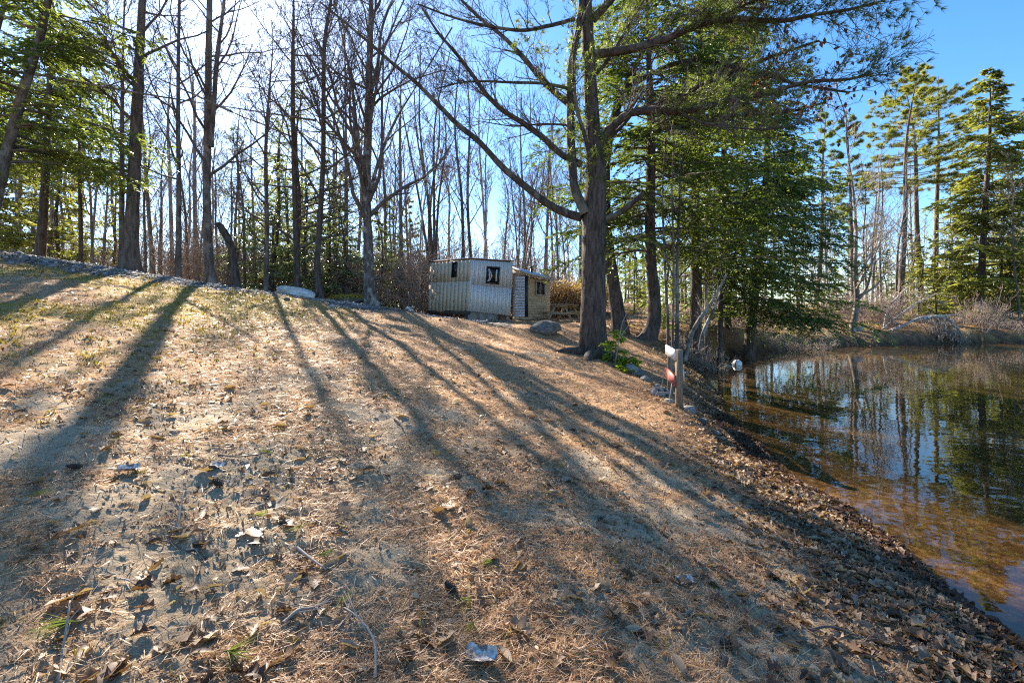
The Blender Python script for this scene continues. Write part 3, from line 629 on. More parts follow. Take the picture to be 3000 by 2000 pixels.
bare_tree('dark straight trunk rising from behind the pale boulder', [(874, 862), (868, 700), (861, 459), (858, 190), (860, 60)], 16.4, [19, 16, 14, 9, 4], R(56), 'bare_tree', 'bark_dark', (0, 0, 2), .04, crown=dict(z0=.15, nl=32, Lk=.27, nch=(7, 5, 2), incl=(55, 85), up=.04))
bare_tree('dark bowed trunk at the low end of the pale boulder', [(940, 880), (930, 800), (938, 640), (947, 459), (948, 280), (952, 115), (970, 0)], 15.8, [24, 18, 16, 14, 13, 11, 8, 3], R(57), 'bare_tree', 'bark_dark', (.3, 0, 2.5), .05, crown=dict(z0=.3, nl=24, Lk=.28, nch=(7, 5, 2)))
bare_tree('spreading maple with mottled bark and a mossy foot, uphill of the metal hut', [(1092, 900), (1082, 830), (1080, 740), (1074, 574), (1078, 400), (1081, 250), (1088, 0)], 16, [44, 32, 29, 26, 24, 22, 14, 4], R(58), 'maple', 'bark_maple', (.2, 0, 4.5), .10, crown=dict(z0=.34, nl=26, Lk=.40, nch=(7, 5, 3), incl=(28, 55), up=.10),
          forks=[([(1074, 600), (1055, 500), (1045, 380), (1030, 250), (1000, 100)], [14, 12, 10, 7, 4]), ([(1085, 560), (1110, 470), (1160, 350), (1215, 260)], [12, 10, 8, 4]), ([(1080, 300), (1105, 200), (1120, 80), (1150, 0)], [12, 10, 8, 5])], k=16)
def snag():
    rng = R(59); Y = 15.2; pts = path_px([(694, 850), (684, 770), (676, 720), (660, 685), (640, 655)], Y); r = np.array([26, 22, 21, 22, 17]) / F * Y / 2; tw = MB()
    grow(tw, pts[-2], (.6, 0, .5), .5, .02, 0, rng, (3, 2))
    add_tree('broken_snag', 'short dead trunk snapped off and leaning, beside the forked trunk', np.array([pts[0][0], pts[0][1], pts[0][2] + .2]), [('trunk', trunk_mesh('trunk', pts, r, M['bark_dark'], rng, 12, .04, .06, 24), None), ('stub', tw, M['twig'])])
snag()
# hemlocks of the upper left
hemlock('leaning hemlock at the top of the slope, dark boughs hanging over the gravel', [(-60, 800), (-40, 700), (17, 459), (62, 290), (115, 115), (143, 0), (170, -150)], 11, [48, 44, 40, 36, 32, 28, 20, 5], 61, .22, 66, 3.1, 2.0, mat='bark_grey', nside=22, ntw=14, droop=.35)
hemlock('thick-trunked hemlock set back from the gravel crest, boughs above head height', [(113, 760), (125, 650), (132, 540), (140, 350), (150, 150)], 14.2, [38, 31, 27, 22, 16, 4], 62, .34, 50, 2.7, 2.5, nside=18, ntw=13)
hemlock('thin pole of a hemlock beside the thick-trunked hemlock', [(238, 765), (236, 640), (232, 480), (235, 300)], 15.5, [15, 13, 10, 7, 3], 63, .40, 34, 2.0, 2.0, nside=15, ntw=11)
# bare boughs reaching across from the leaning hemlock's neighbours, each with its own slender trunk off the slope
bare_tree('grey maple up beside the leaning hemlock, a long level bough reaching past the stout pine', [(-120, 850), (-110, 600), (-60, 250), (0, 60), (40, -100)], 11.8, [30, 28, 24, 20, 16, 4], R(64), 'maple', 'bark_grey', (.5, 0, 3), .05,
          crown=dict(z0=.6, nl=10, Lk=.3, nch=(5, 3, 2)), forks=[([(-90, 200), (103, 218), (300, 255), (480, 285), (643, 310)], [13, 11, 9, 7, 4]), ([(-40, 20), (60, 70), (180, 110), (310, 160), (420, 210)], [12, 11, 9, 7, 4])])

# ------------------------------------------------------------------ prototypes shared by the trees of the wood
PROTO = {}
def proto_bare(key, seed, H, r, mat, twig='twig', nl=14, Lk=.24, nch=(5, 3), lean=.3, z0=.35, incl=(25, 55), stems=1):
    rng = R(seed); mb = MB(); parts = []
    for sidx in range(stems):
        a = rng.uniform(0, 6.3); sp = (.0 if stems == 1 else rng.uniform(.5, 1.6))
        pts = np.array([[0, 0, -.3], [math.cos(a) * sp * .1, math.sin(a) * sp * .1, H * .12], [math.cos(a) * sp * .5 + rng.normal(0, lean * .2), math.sin(a) * sp * .5 + rng.normal(0, lean * .2), H * .45], [math.cos(a) * sp + rng.normal(0, lean * .5), math.sin(a) * sp + rng.normal(0, lean * .5), H * .75], [math.cos(a) * sp * 1.3 + rng.normal(0, lean), math.sin(a) * sp * 1.3 + rng.normal(0, lean), H]])
        parts.append(('trunk', trunk_mesh('trunk', pts, [r * 1.2, r, r * .8, r * .5, .02], M[mat], rng, 8, r * .4, .05, 18)))
        c = bare_crown(resample(pts, 14), r, rng, z0, nl, Lk, nch, (25, 50), incl, .12, .007); c.flush()
        mb.V += c.V; mb.Q += [x + mb.n for x in c.Q]; mb.T += [x + mb.n for x in c.T]; mb.tone += c.tone; mb.n += c.n
    parts.append(('crown', mb.mesh('crown', M[twig]))); PROTO[key] = parts
def proto_conifer(key, seed, H, r, fmat, style='hemlock', mat='bark_dark', **kw):
    rng = R(seed); pts = resample(np.array([[0, 0, -.3], [rng.normal(0, .08), rng.normal(0, .08), H * .4], [rng.normal(0, .2), rng.normal(0, .2), H * .75], [rng.normal(0, .25), rng.normal(0, .25), H]]), 24); mf = MB(); mt = MB()
    (hemlock_foliage if style == 'hemlock' else pine_foliage)(mf, mt, pts, rng, **kw)
    PROTO[key] = [('trunk', trunk_mesh('trunk', pts, [r * 1.2, r, r * .7, .015], M[mat], rng, 8, r * .4, .04, 18)), ('boughs', mt.mesh('boughs', M['twig'])), ('foliage', mf.mesh('foliage', M[fmat]))]
MARKS = [(-60, 'the leaning hemlock'), (115, 'the thick-trunked hemlock'), (238, 'the hemlock pole'), (385, 'the stout pine'), (522, 'the dark-barked tree'), (612, 'the forked trunk'), (690, 'the broken snag'), (778, 'the lichen-grey tree'), (868, 'the dark straight trunk'), (938, 'the bowed trunk'),
         (1080, 'the mottled maple'), (1270, 'the maple clump'), (1375, 'the paired trunks'), (1440, 'the birch pole'), (1530, 'the stovepipe'), (1740, 'the great pine'), (1905, 'the burled hemlock'), (2035, 'the drooping hemlock'), (2200, 'the cove hemlock'), (2500, 'the crooked tree'), (2635, 'the bent pine'), (2720, 'the paired pines'), (2868, 'the full spruce'), (3010, 'the dark spruce')]
def where(lab, px, Y):
    if not lab.startswith('@'): return lab
    i = min(max(sum(m[0] < px for m in MARKS), 1), len(MARKS) - 1)
    dep = ('close' if Y < 21 else 'set back' if Y < 27 else 'far back') if px < 1740 else ('on the bank' if Y < 34 else 'far back')
    return '%s %s between %s and %s' % (lab[1:], dep, MARKS[i - 1][1], MARKS[i][1])
LOOK = dict(bare0='slim grey', bare1='dark', bare2='mottled', bare3='tall grey', pole='thin grey', pole2='thin pale', red0='reddish', red1='tall reddish', shrub0='pale', shrub1='low brown', shrub2='upright brown', thicket='tall brown', young_hemlock0='small', young_hemlock1='taller')
def place(key, name, label, x, y, rotz=0, s=1.0, group=None, cat='tree', sz=None):
    label = where(label.replace('#', LOOK.get(key, '')), 1500 + x / y * F, y)
    t = thing(name, label, cat, (x, y, hz(x, y) - .05), rotz, group); t.rotation_euler = (.05 * math.sin(x * 7.1), .05 * math.sin(y * 5.3 + x), rotz); t.scale = (s, s, sz or s)
    for pn, me in PROTO[key]:
        c = ob(pn, me, t)
        if pn != 'trunk': c['kind'] = 'stuff'
    return t
for i in range(4): proto_bare('bare%d' % i, 100 + i, 13 + i, .08 + .017 * i, ['bark_veiled', 'bark_veiled_dark', 'bark_maple', 'bark_veiled'][i], 'twig_veiled', 15, .24, (6, 4))
for i in range(2): proto_bare('red%d' % i, 110 + i, 11 + i, .09, 'bark_grey', 'twig_red', 20, .26, (8, 5), .5, .4)
proto_bare('clump', 115, 13, .075, 'bark_veiled_dark', 'twig_veiled', 9, .22, (5, 3), .5, .4, (18, 40), 5)
proto_bare('birch', 116, 13, .08, 'bark_birch', 'twig_veiled', 12, .2, (5, 3), .4, .45)
proto_bare('pole', 117, 9, .045, 'bark_veiled', 'twig_veiled', 14, .26, (5, 4), .4, .25)
proto_bare('pole2', 118, 8, .04, 'bark_alder', 'twig_veiled', 14, .27, (5, 4), .6, .2)
proto_conifer('young_hemlock0', 120, 5.0, .05, 'hemlock_sheen', z0=.06, nb=34, Lmax=1.7, Ltop=.15, nside=12, ntw=8, tw=(.10, .17), rbase=.012, droop=.15)
proto_conifer('young_hemlock1', 121, 7.5, .07, 'hemlock_sheen', z0=.10, nb=40, Lmax=2.0, Ltop=.2, nside=12, ntw=8, tw=(.11, .19), rbase=.014, droop=.2)
proto_conifer('thin_hemlock', 122, 12, .10, 'hemlock_sheen', z0=.22, nb=40, Lmax=2.0, Ltop=.3, nside=9, ntw=6, tw=(.10, .18), rbase=.015)
proto_conifer('spruce', 123, 17, .18, 'pine_far', z0=.05, nb=165, Lmax=4.0, Ltop=.35, nside=16, ntw=10, tw=(.20, .38), wd=.03, rbase=.03, droop=.12)
proto_conifer('pine_tall', 124, 22, .20, 'pine_far', 'pine', 'bark_pine2', z0=.52, nb=48, Lmax=3.4, L=.32, w=.032, per=15, nside=8, ntuft=6, rise=.15, gap=.05, Ltop=1.0, prof=lambda s: 3.2 * math.sin(min(1, .25 + s * .75) * PI) ** .6 + .5)
proto_conifer('pine_mid', 125, 18, .17, 'pine', 'pine', 'bark_pine2', z0=.40, nb=50, Lmax=3.0, L=.28, w=.03, per=15, nside=8, ntuft=6, rise=.2, gap=.05, Ltop=.6)
proto_conifer('fir', 126, 9, .09, 'pine_far', z0=.05, nb=56, Lmax=2.2, Ltop=.15, nside=13, ntw=9, tw=(.14, .26), wd=.036, rbase=.016, droop=.1)

# ------------------------------------------------------------------ the wood behind the crest
rw = R(200)
G_W = 'bare trees of the wood behind the crest'
def wood(key, name, label, px, Y, s=1.0, group=None, rot=None): return place(key, name, label, PX(px, Y), Y, rw.uniform(0, 6.28) if rot is None else rot, s, group)
# maples grouped behind the hut
wood('clump', 'maple_clump', 'clump of slim dark maple stems rising behind the tan wall of the hut', 1275, 23.5, 1.0)
wood('bare1', 'bare_tree', 'dark trunk just behind the hut roof, paired with a second', 1362, 23, .95, 'two dark trunks behind the hut roof')
wood('bare1', 'bare_tree', 'dark trunk just behind the hut roof, paired with a second', 1388, 23.6, 1.0, 'two dark trunks behind the hut roof')
wood('birch', 'birch', 'pale birch pole behind the metal-clad wall of the hut', 1434, 25, 1.05)
wood('clump', 'maple_clump', 'forking maple clump behind the lean-to stovepipe', 1518, 27, .8, rot=2.2)
wood('birch', 'birch', 'pale birch leaning behind the tan hut wall near the bucket', 1228, 20.5, .7)
for px, Y, s in ((1205, 30, 1), (1320, 33, 1.05), (1470, 34, 1.0), (1560, 36, 1.0), (1620, 35, 1.05), (1660, 38, .95)):
    wood('red%d' % rw.integers(2), 'red_maple', '@# budding maple', px, Y, s, 'budding maples behind the hut')
for px, Y, s in ((1010, 21, .8), (1040, 27, .9), (985, 30, 1), (1130, 24, .85), (1160, 28, .95), (1110, 33, 1.0), (1180, 22.5, .8), (1590, 30, .9), (1640, 31, .9), (1700, 29, .9), (1250, 28, 1), (1410, 30, 1.05), (1540, 32, 1.0)):
    wood('bare%d' % rw.integers(4), 'bare_tree', '@# bare tree', px, Y, s, 'bare trees behind the hut clearing')
for px, Y, s in ((40, 19, .95), (150, 21, .9), (190, 25, 1.0), (275, 18, .8), (300, 23, 1), (425, 17.5, .75), (450, 19, .85), (470, 24, .9), (555, 21, .8), (575, 27, 1), (645, 24, .9), (665, 20, .8), (720, 21, .8), (745, 26, .95), (830, 23, .85), (905, 22, .9), (975, 24, .9), (100, 30, 1), (230, 33, 1), (350, 30, 1), (510, 32, 1), (610, 35, 1), (705, 34, 1), (800, 36, 1), (880, 33, 1), (20, 38, 1.1), (390, 40, 1.1), (540, 44, 1.1), (770, 46, 1.1)):
    wood('bare%d' % rw.integers(4), 'bare_tree', '@# bare tree', px, Y, s * rw.uniform(.9, 1.1) * (.68 if Y < 27 else 1.0), G_W)
wood('birch', 'birch', 'pale birch at the wood edge below the leaning hemlock', 72, 17.5, .7)
wood('birch', 'birch', 'white birch pole behind the forked trunk', 590, 22, .75)
for i in range(64):
    px = rw.uniform(-60, 1720); Y = rw.uniform(19, 48)
    if 1200 < px < 1640 and Y < 24: Y += 7
    wood('pole' if rw.uniform() < .65 else 'pole2', 'sapling', '@# bare sapling', px, Y, rw.uniform(.6, 1.15), 'bare saplings of the undergrowth')
# young evergreens, the sheen on their sprays put into the leaf colour
for px, Y, k, s in ((800, 19, 0, .9), (845, 21, 1, .9), (905, 18.5, 0, 1.0), (960, 20, 1, .85), (1005, 19.5, 0, .95), (770, 23, 1, 1.0), (890, 24, 1, 1.05), (985, 25, 1, 1.0), (1110, 21, 0, .95), (1150, 26, 1, .9), (700, 20, 0, .8)):
    wood('young_hemlock%d' % k, 'young_hemlock', '@# sunlit young hemlock', px, Y, s, 'young sunlit hemlocks')
for px, Y, s in ((860, 18.2, .75), (790, 19.5, .75), (960, 22, .8), (700, 25, .8), (1060, 24, .8)):
    wood('thin_hemlock', 'thin_hemlock', '@see-through thin hemlock', px, Y, s, 'thin hemlocks near the boulder')
for px, Y, s in ((-20, 16, .8), (50, 22, 1.0), (180, 20, .8), (330, 24, .6), (210, 28, 1.0), (90, 26, 1.0), (600, 34, .6)):
    wood('fir', 'fir', '@dark fir', px, Y, s, 'firs behind the gravel crest')
for px, Y, s in ((1215, 44, .6), (930, 48, .6)):
    wood('pine_mid', 'background_pine', '@green background pine', px, Y, s, 'pines deep in the wood')

# ------------------------------------------------------------------ trees across the cove
def far(key, name, label, px, Y, s, rot, group=None, sz=None): return place(key, name, label, PX(px, Y), Y, rot, s, group, sz=sz)
far('spruce', 'spruce', 'tall full spruce with boughs to the ground across the pond', 2868, 34, 1.12, .5)
far('spruce', 'spruce', 'dark spruce behind and beside the tall full spruce', 3010, 37, 1.12, 2.0)
far('pine_tall', 'twin_pine', 'straight tall pine with bare lower trunk, one of a close pair across the cove', 2702, 41, .98, 1.0, 'pair of tall pines across the cove')
far('pine_tall', 'twin_pine', 'straight tall pine with bare lower trunk, one of a close pair across the cove', 2738, 42, 1.0, 3.1, 'pair of tall pines across the cove')
far('pine_tall', 'leaning_pine', 'tall pine with a bent trunk standing apart from the paired pines', 2635, 36, .86, 4.3)
far('pine_mid', 'pine', 'bushy pine behind the cove hemlock, crown against the blue sky', 2500, 40, .95, .3)
far('pine_mid', 'pine', 'green pine glimpsed through the boughs behind the cove hemlocks', 2390, 43, 1.0, 1.3)
for px, Y, s, r in ((2690, 32, .62, 0), (2745, 31, .52, 1), (2790, 33, .6, 2), (2600, 38, .6, 3), (2950, 33, .55, 4), (2660, 42, .8, 5), (2820, 44, .8, 1), (2450, 36, .55, 2), (2960, 46, .9, 3)):
    far('fir', 'fir', '@low fir', px, Y, s, r, 'low firs on the far bank')
rc = R(301)
bare_tree('grey bare tree on the far bank, its crooked trunk forking above the water', [(2494, 992), (2502, 940), (2510, 880), (2505, 800), (2508, 700), (2500, 560), (2480, 420)], 26.6, [24, 19, 17, 15, 11, 7, 4, 3], rc, 'bare_tree', 'bark_alder', (0, 0, 2), .04,
          crown=dict(z0=.25, nl=16, Lk=.3, nch=(6, 4, 2), incl=(35, 65), rmin=.008), forks=[([(2510, 880), (2535, 850), (2550, 800), (2558, 700)], [12, 10, 8, 5])], twig='twig_pale')
for px, Y, k, s in ((2435, 30, 'bare0', .75), (2553, 31, 'bare3', .7), (2582, 30.5, 'bare2', .75), (2410, 34, 'bare0', .8), (2620, 34, 'bare1', .8), (2785, 38, 'bare0', .9), (2905, 40, 'bare3', .9), (2990, 31, 'bare1', .8), (2340, 31, 'bare2', .8), (2260, 30, 'bare1', .8), (2180, 33, 'bare0', .9), (2540, 45, 'bare2', 1), (2680, 50, 'bare3', 1), (2850, 52, 'bare0', 1)):
    far(k, 'bare_tree', '@# bare tree', px, Y, s, rc.uniform(0, 6), 'bare trees across the cove')
far('fir', 'small_fir', 'small fir with a thin dark stem on the open leafy flat', 1858, 24.5, .45, 1.0)
for px, Y, k, s in ((1790, 33, 'bare1', .8), (1840, 38, 'bare0', .9), (1890, 42, 'bare3', .9), (1950, 36, 'bare2', .9), (2010, 30, 'bare1', .8), (2060, 34, 'bare0', .9), (2110, 38, 'bare2', 1), (1760, 44, 'red0', 1), (1870, 52, 'red1', 1.1), (2000, 50, 'bare3', 1.1)):
    far(k, 'bare_tree', '@# bare tree', px, Y, s, rc.uniform(0, 6), 'bare trees behind the leafy flat')
for px, Y, s in ((1900, 40, .7), (1990, 44, .9), (2080, 46, 1.0), (1830, 55, 1.0)):
    far('fir', 'fir', '@dark fir', px, Y, s, rc.uniform(0, 6), 'firs behind the leafy flat')

def distant_wood():                       # far-off wood that reads as one mass
    rng = R(400); mb = MB(); gr = MB()
    for i in range(480):
        az = rng.uniform(math.radians(-58), math.radians(60)); d = rng.uniform(50, 120); x = d * math.sin(az); y = d * math.cos(az)
        if y < 34: continue
        z = float(tps(np.array([x]), np.array([y]))[0]) if d < 105 else 3.5; H = rng.uniform(5, 12); r = rng.uniform(.05, .13)
        top = np.array([x + rng.normal(0, .8), y, z + H]); mb.tube(np.array([[x, y, z - .5], [(x + top[0]) / 2, y, z + H / 2], top]), (r, r * .7, .02), 3, rng.uniform())
        for b in range(24):
            t = rng.uniform(.1, .97); o = np.array([x, y, z]) * (1 - t) + top * t; a = rng.uniform(0, 6.3); L = rng.uniform(1.0, 2.6)
            dd = np.array([math.cos(a) * .6, math.sin(a) * .6, .8]); m = o + dd * L * .5 + rng.normal(0, .15, 3); mb.tube(np.array([o, m, m + dd * L * .5 + rng.normal(0, .3, 3)]), (.030, .020, .012), 3, rng.uniform())
        if rng.uniform() < (.03 if -.45 < az < .2 else .14):
            n = 190; s = rng.uniform(.05, 1, n); rad = (1 - s) * rng.uniform(1.4, 2.4) + .2; a = rng.uniform(0, 6.3, n); q = np.sqrt(rng.uniform(.1, 1, n)) * rad; HH = H * rng.uniform(.7, 1.1)
            C = np.stack([x + np.cos(a) * q, y + np.sin(a) * q, z + s * HH], 1); gr.blades(C, np.stack([np.cos(a), np.sin(a), rng.normal(-.2, .3, n)], 1), rng.normal(size=(n, 3)), rng.uniform(.3, .6, n), .15, np.clip(rng.normal(.4, .2, n), 0, 1))
    t = thing('distant_wood', 'far-off wood of bare trunks and dark evergreens closing the view', 'wood'); t['kind'] = 'stuff'
    a = ob('trunks', mb.mesh('trunks', M['twig_brown']), t); a['kind'] = 'stuff'; b = ob('evergreens', gr.mesh('evergreens', M['pine_far']), t); b['kind'] = 'stuff'
distant_wood()

# ------------------------------------------------------------------ undergrowth
def proto_shrub(key, seed, n=14, H=1.3, twig='twig_pale', sp=.5):
    rng = R(seed); mb = MB()
    for i in range(n):
        a = rng.uniform(0, 6.3); d = np.array([math.cos(a) * sp, math.sin(a) * sp, 1])
        grow(mb, np.array([math.cos(a), math.sin(a), 0]) * rng.uniform(0, .25) - UP * .05, d + rng.normal(0, .2, 3), H * rng.uniform(.6, 1.2), .010, 0, rng, (5, 3), (25, 60), .03, .2, .005)
    PROTO[key] = [('stems', mb.mesh('stems', M[twig]))]
proto_shrub('shrub0', 130); proto_shrub('shrub1', 131, 18, 1.0, 'twig_brown', .8); proto_shrub('shrub2', 132, 12, 1.7, 'twig_brown', .35); proto_shrub('thicket', 133, 22, 2.4, 'twig_brown', .4)
def shrubs(spots, label, group, keys=('shrub0', 'shrub1', 'shrub2'), seed=1):
    rng = R(seed)
    for px, Y, s in spots:
        x = PX(px, Y); o = place(keys[rng.integers(len(keys))], 'bare_shrub', label, x, Y, rng.uniform(0, 6), s, group, 'shrub')
rs = R(500)
shrubs([(rs.uniform(1960, 2120), rs.uniform(13.6, 15.2), rs.uniform(.35, .6)) for _ in range(9)], '@# twig tangle', 'twig tangles by the leaning birches', seed=2)
shrubs([(rs.uniform(2130, 2420), rs.uniform(20.8, 25), rs.uniform(.5, .9)) for _ in range(13)], '@# bare brush', 'brush under the cove hemlocks', ('shrub0', 'shrub1'), seed=3)
shrubs([(rs.uniform(2430, 3000), rs.uniform(28.0, 31.5), rs.uniform(.6, 1.3)) for _ in range(30)], '@# waterside brush', 'brush on the far bank', ('shrub0', 'shrub1', 'thicket'), seed=4)
shrubs([(rs.uniform(980, 1260), rs.uniform(19.5, 25), rs.uniform(.8, 1.5)) for _ in range(20)], '@# hut-side brush', 'brush beside the hut', ('shrub1', 'thicket', 'shrub2'), seed=5)
shrubs([(rs.uniform(1230, 1560), rs.uniform(23.5, 28), rs.uniform(1.0, 1.7)) for _ in range(30)], '@# bare brush', 'brush behind the hut', ('shrub1', 'thicket', 'thicket'), seed=6)
shrubs([(rs.uniform(0, 980), rs.uniform(18.5, 26), rs.uniform(.8, 1.4)) for _ in range(34)], '@# bare brush', 'brush behind the gravel crest', ('shrub1', 'thicket', 'shrub2'), seed=7)
shrubs([(rs.uniform(-40, 1700), rs.uniform(27, 42), rs.uniform(1.3, 2.4)) for _ in range(60)], '@# tall brush', 'tall brush deep in the wood', ('thicket', 'shrub2', 'thicket'), seed=8)
def reeds():
    rng = R(510); mb = MB()
    for i in range(1500):
        px = rng.uniform(1596, 1760); Y = rng.uniform(23.5, 26.5); x = PX(px, Y); z = hz(x, Y) if i % 8 == 0 else z
        H = rng.uniform(1.1, 1.9); d = np.array([rng.normal(.22, .14), rng.normal(0, .12), 1]); q = np.array([x, Y, z])
        mb.tube(np.array([q, q + d * H * .5, q + d * H + np.array([.12, 0, -.04])]), (.010, .009, .005), 3, rng.uniform())
        for k in range(3):
            o = q + d * H * rng.uniform(.3, .95); mb.blades(o[None], np.array([[rng.normal(.6, .4), rng.normal(0, .4), rng.normal(.1, .4)]]), rng.normal(size=(1, 3)), .45, .03, rng.uniform())
    o = ob('reeds', mb.mesh('reeds', M['reed'])); tag(o, 'stand of dry tan reeds behind the picnic table', 'reeds', kind='stuff')
reeds()

# ------------------------------------------------------------------ the hut
M['tan_board'] = simple('tan_board', (.54, .455, .33), (.60, .51, .38), .8, 4, 0, .1, .003, (3, 3, .5))
M['metal'] = simple('metal', (.66, .68, .70), (.76, .78, .80), .5, 3, .1, .1, .004, (4, 4, .7))
M['metal_bright'] = simple('metal_bright', (.55, .55, .54), (.80, .80, .79), .38, 4, .8, .05, .003, (1, 1, 6))
M['metal_tan'] = simple('metal_tan', (.46, .38, .26), (.60, .51, .37), .6, 1.2, .1, .05, .002, (1, 1, 5))
M['dark_wood'] = simple('dark_wood', (.035, .028, .022), (.10, .078, .058), .85, 9, 0, .4, .006, (1, 1, 8))
M['old_wood'] = simple('old_wood', (.30, .21, .13), (.54, .41, .27), .85, 6, 0, .4, .005, (8, 1, 8))
M['post_wood'] = simple('post_wood', (.13, .085, .05), (.30, .21, .13), .85, 5, 0, .5, .006, (9, 9, .8))
M['rust'] = simple('rust', (.12, .05, .03), (.26, .12, .07), .8, 12, .2, .2)
M['concrete'] = simple('concrete', (.20, .18, .155), (.34, .31, .27), .95, 14, 0, .5, .006)
M['black_trim'] = simple('black_trim', (.012, .012, .014), (.03, .03, .032), .5, 6, 0, 0)
M['grey_frame'] = simple('grey_frame', (.30, .31, .33), (.42, .43, .45), .5, 6, 0, 0)
M['white_paint'] = simple('white_paint', (.60, .585, .55), (.82, .80, .76), .6, 7, 0, .2, .004, (1, 1, 5))
M['red_paint'] = simple('red_paint', (.30, .060, .045), (.46, .12, .085), .65, 7, 0, .2, .004, (1, 1, 5))
M['white_plastic'] = simple('white_plastic', (.66, .65, .62), (.80, .79, .77), .4, 3, 0, 0)
M['blue_plastic'] = simple('blue_plastic', (.01, .05, .28), (.02, .08, .38), .4, 4, 0, 0)
M['curtain'] = simple('curtain', (.55, .58, .62), (.75, .77, .80), .8, 6, 0, .2)
def glass_mat():
    m, N, L, B = nodes('window_glass'); B.inputs['Base Color'].default_value = (.012, .014, .016, 1); B.inputs['Roughness'].default_value = .06; B.inputs['Specular IOR Level'].default_value = .6; return m
M['glass'] = glass_mat()

class Face:                               # bilinear wall panel: u along, v up, d outward
    def __init__(s, bl, br, tl, tr): s.c = [np.array(q, float) for q in (bl, br, tl, tr)]; s.n = unit(np.cross(s.c[1] - s.c[0], s.c[2] - s.c[0]))
    def p(s, u, v, d=0.): bl, br, tl, tr = s.c; return bl * (1 - u) * (1 - v) + br * u * (1 - v) + tl * (1 - u) * v + tr * u * v + s.n * d
    def slab(s, u0, u1, v0, v1, d0, d1):
        return [s.p(u0, v0, d0), s.p(u1, v0, d0), s.p(u1, v0, d1), s.p(u0, v0, d1), s.p(u0, v1, d0), s.p(u1, v1, d0), s.p(u1, v1, d1), s.p(u0, v1, d1)]
def part(name, pieces, mat, parent, off):
    mb = MB()
    for c in pieces: mb.hexa(c)
    return ob(name, mb.mesh(name, M[mat], off=off), parent)
def window(face, u0, u1, v0, v1, parent, off, fm, fw=.03, mull=False, d=.03):
    fr = [face.slab(u0, u1, v0, v0 + fw, d, d + .035), face.slab(u0, u1, v1 - fw, v1, d, d + .035), face.slab(u0, u0 + fw, v0 + fw, v1 - fw, d, d + .035), face.slab(u1 - fw, u1, v0 + fw, v1 - fw, d, d + .035)]
    w = part('window', [face.slab(u0 + fw * .5, u1 - fw * .5, v0 + fw * .5, v1 - fw * .5, d - .01, d + .012)], 'glass', parent, off)
    f = MB()
    for c in fr: f.hexa(c)
    o = ob('frame', f.mesh('frame', M[fm], off=off), w)
    if mull:
        um = (u0 + u1) / 2; m_ = MB(); m_.hexa(face.slab(um - fw * .35, um + fw * .35, v0 + fw, v1 - fw, d + .013, d + .03)); ob('mullion', m_.mesh('mullion', M[fm], off=off), w)
    return w
